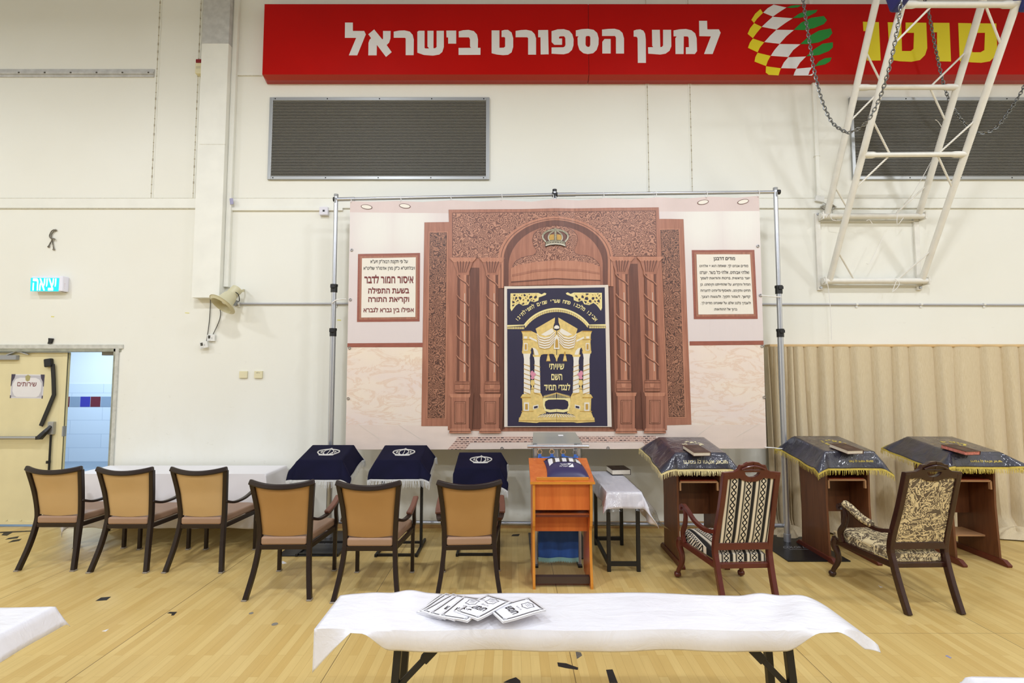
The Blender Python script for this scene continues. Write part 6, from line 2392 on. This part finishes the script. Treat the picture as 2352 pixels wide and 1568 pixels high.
t.col(t.ramp(t.noise(t.coord('Object', (1, 1, .4)), 9, 3), ((.3, lin((44, 92, 172))), (.7, lin((64, 114, 200))))))
t.b.inputs['Roughness'].default_value = .7
M_bluec = t.m
M_teal = mat('pale_teal_lace', (150, 204, 200), .7)
M_wring = mat('pale_wooden_ring', (186, 152, 112), .5)
hc = thing('hanging_cloth', 'blue cloth hanging by wooden rings from the clear lectern rail', 'cloth', (.43, 4.775, .03))
e = MB()


def hcl(u, v_):
    return Vector((-.185 + .375 * u, .012 * math.sin(11 * u + 2 * v_) - .004, .998 - .955 * v_ - (.012 * math.sin(PI * ((u * 3) % 1)) if v_ < .02 else 0)))


e.grid(hcl, 30, 26); e.build('cloth', M_bluec, hc, smooth=70, solid=.002)
e = MB()
for k in range(24):
    p, q = hcl(k / 24, 1), hcl((k + 1) / 24, 1)
    c = (p + q) / 2
    e.add([p + Vector((0, -.002, .022)), q + Vector((0, -.002, .022)), q + Vector((0, -.002, -.008)), c + Vector((0, -.002, -.026)), p + Vector((0, -.002, -.008))], [(0, 1, 2, 3, 4)])
e.build('lace_edge', M_teal, hc)
for k, u in enumerate((.045, .345, .63, .93)):
    p = hcl(u, 0)
    e = MB(); c = p + Vector((0, 0, .040))
    e.tube([(c.x + .021 * math.cos(2 * PI * j / 14), c.y, c.z + .021 * math.sin(2 * PI * j / 14)) for j in range(14)], .0042, 6, True)
    rg_ = e.build('ring', M_wring if k < 3 else M_steel, hc, smooth=60)
    e = MB(); e.tube([(c.x + .02 * math.cos(2 * PI * j / 14), c.y + .0, c.z + .038 + .020 * math.sin(2 * PI * j / 14)) for j in range(14)], .0022, 5, True); e.build('hook', M_steel, rg_, smooth=60)
    e = MB(); e.span((p.x - .014, p.y - .004, p.z - .01), (p.x + .014, p.y + .004, p.z + .022)); e.build('loop', M_bluec, hc)

# ================================================================== SIDE TABLE
sdt = thing('side_table', 'narrow side table with black legs right of the orange lectern', 'table', (1.02, 5.045, 0))
e = MB(); e.span((-.155, -.41, .70), (.155, .575, .72)); e.build('tabletop', M_white, sdt)
for sx_ in (-1, 1):
    for sy_ in (-1, 1):
        e = MB(); e.span((sx_ * .135 - .0165, sy_ * .352 - .0165, 0), (sx_ * .135 + .0165, sy_ * .352 + .0165, .70)); e.build('leg', M_blk, sdt, bevel=.002)
for lo, hi in (((-.12, -.367, .05), (.12, -.338, .085)), ((-.12, .338, .05), (.12, .367, .085)), ((-.149, -.335, .05), (-.121, .335, .085)), ((.121, -.335, .66), (.149, .335, .70))):
    e = MB(); e.span(lo, hi); e.build('stretcher', M_blk, sdt)
t = NT('white_damask_cloth')
t.col(t.ramp(t.noise(t.coord('Object', (30, 4, 4)), 1, 3), ((.3, lin((214, 212, 220))), (.7, lin((228, 226, 232))))))
t.b.inputs['Roughness'].default_value = .6
M_wcl = t.m
fn = drape(.32, .99, (.13, .30, .145, .06), lambda x, y: .724, .25, ripple=.02, seed=5, side_flare=(.2, .30, .22, .2))
cv = thing('tablecloth', 'white cloth under clear plastic on the narrow side table', 'tablecloth', (1.02, 5.128, 0))
cloth('cloth', M_wcl, fn, cv, 40, 50)
fn2 = drape(.33, 1.0, (.13, .34, .17, .07), lambda x, y: .7275, .3, ripple=.03, seed=9, side_flare=(.22, .42, .30, .3))
t = NT('clear_plastic_film')
tr_ = t.n('ShaderNodeBsdfTransparent')
gl = t.n('ShaderNodeBsdfGlossy')
gl.inputs['Roughness'].default_value = .12
mx_ = t.n('ShaderNodeMixShader')
lw = t.n('ShaderNodeLayerWeight')
lw.inputs[0].default_value = .22
nz = t.noise(t.coord('Object'), 14, 3, .6, .5)
bmp = t.n('ShaderNodeBump')
bmp.inputs['Strength'].default_value = .5
bmp.inputs['Distance'].default_value = .02
t.l(nz, bmp.inputs['Height'])
t.l(bmp.outputs[0], gl.inputs['Normal'])
t.l(t.math('ADD', t.math('MULTIPLY', lw.outputs['Fresnel'], .5), .03), mx_.inputs[0])
t.l(tr_.outputs[0], mx_.inputs[1])
t.l(gl.outputs[0], mx_.inputs[2])
t.l(mx_.outputs[0], t.t.nodes['Material Output'].inputs['Surface'])
M_film = t.m
cloth('plastic_film', M_film, fn2, cv, 40, 50, solid=0)
P_ = Zp(1420, 1081, .75)
book('dark brown book with gilt page edges on the white side table', (P_.x, P_.y, .731), R(4), .20, .245, .055, M_bkb, M_pg)

# ================================================================== WHITE TABLES
t = NT('white_plastic_sheet')
t.col(t.ramp(t.noise(t.coord('Object'), 3, 3), ((.3, lin((222, 221, 227))), (.7, lin((230, 229, 234))))))
t.b.inputs['Roughness'].default_value = .26
w1 = t.noise(t.coord('Object', (6, 9, 6)), 1.0, 5, .6, 1.4)
w2 = t.noise(t.coord('Object', (3, 16, 3), (0, 0, R(30))), 1.0, 3, .5, .6)
t.bump(t.math('ADD', w1, t.math('MULTIPLY', w2, .7)), .26, .02)
M_plas = t.m
M_lin = mat('white_linen', (230, 227, 229), .6, bump=.05, bscale=9)
M_gtop = mat('grey_speckled_tabletop', (142, 144, 146), .45, vary=.12, vscale=60)


def trestle(label, loc, w, d, h, rz=0, grp=None):
    t_ = thing('folding_table', label, 'table', loc, rz, grp)
    e = MB(); e.span((-w / 2, -d / 2, h - .045), (w / 2, d / 2, h)); e.build('tabletop', M_gtop, t_, bevel=.012, bseg=3)
    for s in (-1, 1):
        for sy_ in (-1, 1):
            e = MB()
            x0, x1 = s * (w / 2 - .07), s * (w / 2 - .02)
            e.sweep([(x0, sy_ * (d / 2 - .05), h - .045), (x1, sy_ * (d / 2 - .02), 0)], .032, .032, (1, 0, 0))
            e.build('leg', M_blk, t_, bevel=.003)
        e = MB(); e.sweep([(s * (w / 2 - .045), -d / 2 + .06, .22), (s * (w / 2 - .045), d / 2 - .06, .22)], .022, .022, (0, 0, 1)); e.build('leg_bar', M_blk, t_)
        e = MB()
        k0, k1 = (s * (w / 2 - .27), -d / 2 + .05, h - .05), (s * (w / 2 - .055), -d / 2 + .05, h - .27)
        e.sweep([k0, k1], .018, .024, (0, 1, 0))
        br_ = e.build('brace', M_blk, t_, bevel=.002)
        e = MB()
        m0 = [a + (b - a) * .22 for a, b in zip(k0, k1)]
        m1 = [a + (b - a) * .45 for a, b in zip(k0, k1)]
        e.sweep([m0, m1], .03, .038, (0, 1, 0)); e.build('lock', M_blk, br_, bevel=.004)
    return t_


# long table by the doorway
trestle('long folding table under a white linen cloth near the doorway', (-3.65, 5.655, 0), 2.0, .46, .728)
fn = drape(2.06, .50, (.32, .30, .56, .06), lambda x, y: .735, .1, ripple=.006, seed=14, side_flare=(.12, .12, .04, .1))
cv = thing('tablecloth', 'white linen cloth hanging low over the long table near the doorway', 'tablecloth', (-3.65, 5.655, 0))


def fnl(u, v_):
    p = fn(u, v_)
    if p.z < .70:
        p.y += .012 * math.sin(p.x * 13) * (.71 - p.z) + .008 * math.sin(p.x * 31 + 1) * (.71 - p.z)
        p.x += .010 * math.sin(p.y * 17) * (.71 - p.z)
        p.z = max(.02, p.z)
    return p


cloth('cloth', M_lin, fnl, cv, 120, 60)

# front table, narrow, with a plastic sheet that sticks out past both ends
FY0, FY1 = 2.145, 2.46
trestle('narrow folding table with black braced legs in the foreground', (.345, (FY0 + FY1) / 2, 0), 1.79, .28, .733)
e = MB()
XA, XB = -.815, 1.505


def fr_pt(u, v_):
    x = XA + (XB - XA) * u
    inner = max(0, min(1, (x + .62) / .12)) * max(0, min(1, (1.27 - x) / .14))
    inner = inner * inner * (3 - 2 * inner)
    droop = .085 * inner
    if x < -.66:
        droop = max(droop, .165 * (-.66 - x) / .155)
    if x > 1.30:
        droop = max(droop, .055 * (1 - abs((x - 1.44) / .10) ** 1) if abs(x - 1.44) < .10 else 0)
    yb_ = 2.475 + .012 * math.sin(4.3 * x)
    if x > 1.28:
        yb_ -= .12 * ((x - 1.28) / .22) ** 2
    if x < -.6:
        yb_ -= .03 * ((-.6 - x) / .2)
    yf = FY0 - .012
    z0 = .7465 + .0035 * math.sin(9 * x + 2) + .003 * math.sin(23 * x) * (abs(x - .35) > .75)
    z0 -= .06 * max(0, (x - 1.36) / .145) ** 2
    if v_ < .7:
        k = v_ / .7
        y = yb_ + (yf - yb_) * k
        cr_ = .006 * math.sin(30 * x + 14 * y) * max(0, 1 - abs(x + .56) / .18) + .006 * math.sin(26 * x - 22 * y) * max(0, 1 - abs(x - 1.22) / .2)
        bow = .006 * math.exp(-((x + .5) / .18) ** 2) * (1 - k) * 3
        return Vector((x, y, z0 + cr_ + bow))
    k = (v_ - .7) / .3
    y = yf - .010 * math.sin(PI * k) * inner - .012 * k * (1 - inner) + .008 * k * inner
    y -= .004 * math.sin(17 * x) * k
    return Vector((x, y, z0 - .004 * k - droop * k))


e.grid(fr_pt, 150, 40)
tag(e.build('tablecloth', M_plas, smooth=60, solid=.0015), 'white plastic sheet over the narrow foreground table with the booklets', 'tablecloth')

# corner of a table, bottom left
TLx = -2.105
trestle('folding table cut off at the lower left under white plastic', (-3.12, 2.20, 0), 1.6, .26, .733)
fn = drape(1.9, .30, (.1, .10, .12, .08), lambda x, y: .742 + .004 * math.sin(7 * x), .2, ripple=.02, seed=31, side_flare=(.2, .45, .2, .3))
cv = tag(cloth('tablecloth', M_plas, fn, None, 90, 40, loc=(-3.035, 2.205, 0)), 'white plastic sheet over the table at the lower left corner', 'tablecloth')
# corner of a table, bottom right
trestle('folding table cut off at the lower right under white plastic', (2.46, 1.675, 0), 1.7, .26, .733)
fn = drape(1.76, .28, (.07, .1, .08, .05), lambda x, y: .742 + .004 * math.sin(6 * x + 1), .2, ripple=.02, seed=33, side_flare=(.5, .4, .2, .3))
tag(cloth('tablecloth', M_plas, fn, None, 90, 40, loc=(2.47, 1.68, 0)), 'white plastic sheet peeking in at the lower right edge', 'tablecloth')

# ---- booklets fanned on the foreground table
M_page = mat('white_booklet_paper', (236, 235, 240), .55)
t = NT('booklet_cover_print')
sx_ = t.n('ShaderNodeSeparateXYZ')
t.l(t.n('ShaderNodeUVMap').outputs[0], sx_.inputs[0])
ax_ = t.math('ABSOLUTE', t.math('SUBTRACT', sx_.outputs[0], .5))
ay_ = t.math('ABSOLUTE', t.math('SUBTRACT', sx_.outputs[1], .5))
dx_ = t.math('MULTIPLY', t.math('SUBTRACT', .5, ax_), .148)
dy_ = t.math('MULTIPLY', t.math('SUBTRACT', .5, ay_), .21)
dd_ = t.math('MINIMUM', dx_, dy_)
edge = t.ramp(t.math('MULTIPLY', dd_, 20.0), ((0, lin((238, 237, 242))), (.18, lin((238, 237, 242))), (.185, lin((58, 56, 58))), (.225, lin((58, 56, 58))), (.23, lin((150, 148, 150))), (.25, lin((70, 68, 70))), (.34, lin((70, 68, 70))), (.345, lin((226, 226, 232))), (1.0, lin((236, 236, 242)))))
cs_ = t.math('LESS_THAN', t.math('ADD', dx_, dy_), .044)
in_ = t.math('GREATER_THAN', dd_, .012)
orn = t.ramp(t.noise(t.n('ShaderNodeUVMap').outputs[0], 40, 2), ((.45, lin((120, 120, 124))), (.55, lin((216, 216, 220)))))
t.col(t.mix(t.math('MULTIPLY', cs_, in_), edge, orn))
t.b.inputs['Roughness'].default_value = .45
M_cov = t.m
M_blkp = mat('black_print', (30, 28, 30), .5)
M_gryp = mat('grey_print', (130, 128, 132), .5)


def booklet(label, cx, cy, rz, z0, curl, front=True):
    """A5 booklet; local x across (0.148), y up the page (0.21)"""
    b = thing('booklet', label, 'booklet', (cx, cy, z0), rz, 'stapled booklets on the foreground table')

    def sh(x, y, lift):
        c = math.cos(x / .074 * PI / 2)
        return Vector((x, y, lift + curl * .5 * (1 + math.sin(PI * (x / .148))) * .9 + .002 * math.sin(25 * y)))
    for nm, lift, m in (('back_cover', .0, M_page), ('page_block', .0022, M_page), ('front_cover', .0046, M_cov)):
        e = MB()
        sc_ = .985 if nm == 'page_block' else 1
        e.grid(lambda u, v_: sh((-.074 + .148 * u) * sc_, (-.105 + .21 * v_) * sc_, lift * (1 + .6 * (u - .3))), 14, 8)
        o = e.build(nm, m, b, smooth=70, solid=.0009)
        uv = o.data.uv_layers.new(name='UVMap')
        for lp in o.data.loops:
            co = o.data.vertices[lp.vertex_index].co
            uv.data[lp.index].uv = (co.x / .148 + .5, co.y / .21 + .5)
        if nm == 'front_cover':
            fc = o
    top = lambda x, y: sh(x, y, .0046 * (1 + .6 * (x / .148 + .2))) + Vector((0, 0, .0008))
    e = MB()
    put_text(e, 'חומש', lambda u, v_: top(-.038 + .076 * u, -.040 + .032 * v_), .03)
    e.build('title', M_blkp, fc)
    e = MB()
    put_text(e, 'בני ישראל', lambda u, v_: top(-.022 + .044 * u, .006 + .009 * v_), .01)
    e.build('subtitle', M_gryp, fc)
    e = MB()
    out_ = [(-.028, .035), (-.01, .030), (0, .024), (.01, .030), (.028, .035), (.026, .055), (.030, .072), (.012, .076), (0, .083), (-.012, .076), (-.030, .072), (-.026, .055)]
    n_ = len(out_)
    for k in range(n_):
        (xa, ya), (xb, yb2) = out_[k], out_[(k + 1) % n_]
        ia, ib = (xa * .84, .054 + (ya - .054) * .82), (xb * .84, .054 + (yb2 - .054) * .82)
        e.poly([top(xa, ya), top(xb, yb2), top(*ib), top(*ia)])
    for y in (.048, .056, .064):
        e.poly([top(-.014, y), top(.014, y), top(.014, y + .0018), top(-.014, y + .0018)])
    e.build('ornament', M_gryp, fc)
    return b


BK = [((1187, 1395), -62, .002, 'topmost booklet, at the right end of the fan of booklets'),
      ((1110, 1391), -42, .012, 'booklet second from the right in the fan'),
      ((1070, 1394), -27, .010, 'booklet third from the right in the fan'),
      ((1047, 1391), -31, .010, 'booklet fourth from the right in the fan'),
      ((1032, 1388), -36, .009, 'booklet third from the left in the fan'),
      ((1021, 1387), -30, .008, 'booklet second from the left in the fan'),
      ((1013, 1388), -26, .006, 'leftmost booklet, lowest in the fan')]
for k, ((px, py), rz, curl, lab) in enumerate(BK):
    zz = .748 + .0065 * (len(BK) - 1 - k)
    P_ = Zp(px, py, zz + .01)
    booklet(lab, P_.x, P_.y, R(rz), zz, curl * .8)

# ================================================================== LITTER ON THE FLOOR
M_tape = mat('black_floor_tape', (30, 27, 26), .6, vary=.2, vscale=40)
M_tapeg = mat('worn_grey_tape', (96, 90, 82), .7, vary=.2, vscale=40)
M_cap = mat('grey_floor_cap', (130, 126, 116), .6)


def patch(name, pts, m, label, cat, grp=None, th=.0012):
    e = MB()
    e.poly([Zp(x, y, .0) for x, y in pts], (0, 0, th))
    return tag(e.build(name, m), label, cat, grp)


G_ = 'scraps of dark tape on the floor'
patch('tape_strip', [(219, 1380), (232, 1372), (255, 1370), (245, 1378)], M_tape, 'black tape strip on the floor in front of the leftmost tan armchair', 'tape', G_)
patch('tape_strip', [(384, 1408), (390, 1405), (407, 1405), (399, 1413), (393, 1413), (395, 1409)], M_tape, 'small hooked black tape scrap on a floor joint at left', 'tape', G_)
patch('tape_strip', [(1280, 1521), (1300, 1523), (1328, 1533), (1327, 1538), (1300, 1534), (1282, 1530)], M_tape, 'ragged black tape strip on the floor under the foreground table', 'tape', G_)
patch('tape_strip', [(1392, 1538), (1407, 1537), (1419, 1568), (1400, 1568)], M_tape, 'upright black tape strip at the bottom edge under the foreground table', 'tape', G_)
patch('tape_strip', [(1156, 1567), (1170, 1560), (1185, 1555), (1195, 1563), (1196, 1570)], M_tape, 'torn black tape scrap at the bottom edge, leftmost under the foreground table', 'tape', G_)
patch('tape_strip', [(1322, 1496), (1334, 1498), (1337, 1505), (1325, 1513)], M_tapeg, 'small grey tape scrap on the joint under the foreground table', 'tape', G_)
patch('tape_strip', [(1174, 1231), (1178, 1227), (1194, 1226), (1191, 1231)], M_tape, 'short black tape piece on the floor left of the orange lectern', 'tape', G_)
for k, (pts, lab) in enumerate((([(3, 1211), (10, 1204), (30, 1204), (16, 1212)], 'black tape scrap nearest the doorway threshold at far left'),
                                ([(12, 1221), (20, 1217), (44, 1213), (40, 1218)], 'second black tape scrap from the doorway threshold'),
                                ([(18, 1228), (30, 1222), (50, 1219), (44, 1224)], 'third black tape scrap from the doorway threshold'),
                                ([(0, 1203), (78, 1200), (80, 1202), (0, 1206)], 'thin long black tape line on the floor by the doorway'))):
    patch('tape_strip', [(x, y + 18) for x, y in pts], M_tape, lab, 'tape', G_)
for (px, py, lab) in ((631, 1433, 'larger round grey cap in the floor before the padded armchairs'), (577, 1408, 'smaller round grey cap in the floor before the padded armchairs')):
    c = Zp(px, py)
    r_ = .022 if px > 600 else .016
    e = MB(); e.lathe([(.001, 0), (r_, 0), (r_, .0015), (.001, .0015)], 20, Matrix.Translation(c))
    tag(e.build('floor_cap', M_cap), lab, 'floor cap', 'round floor caps')
patch('paper_scrap', [(646, 1290), (650, 1288), (659, 1293), (649, 1295)], M_paper, 'white paper scrap under the leftmost padded armchair', 'paper scrap')
patch('paper_scrap', [(2017, 1343), (2021, 1346), (2028, 1348), (2022, 1349)], M_paper, 'white thread of paper left of the leaf patterned armchair', 'paper scrap')
patch('paper_scrap', [(2171, 1506), (2175, 1504), (2186, 1510), (2183, 1512)], mat('pale_violet_wrapper', (150, 146, 172), .4), 'pale violet wrapper on the floor at lower right', 'wrapper')
patch('paper_scrap', [(234, 1449), (241, 1447), (250, 1444), (243, 1450)], M_paper, 'torn white scrap on the floor right of the lower left table', 'paper scrap')
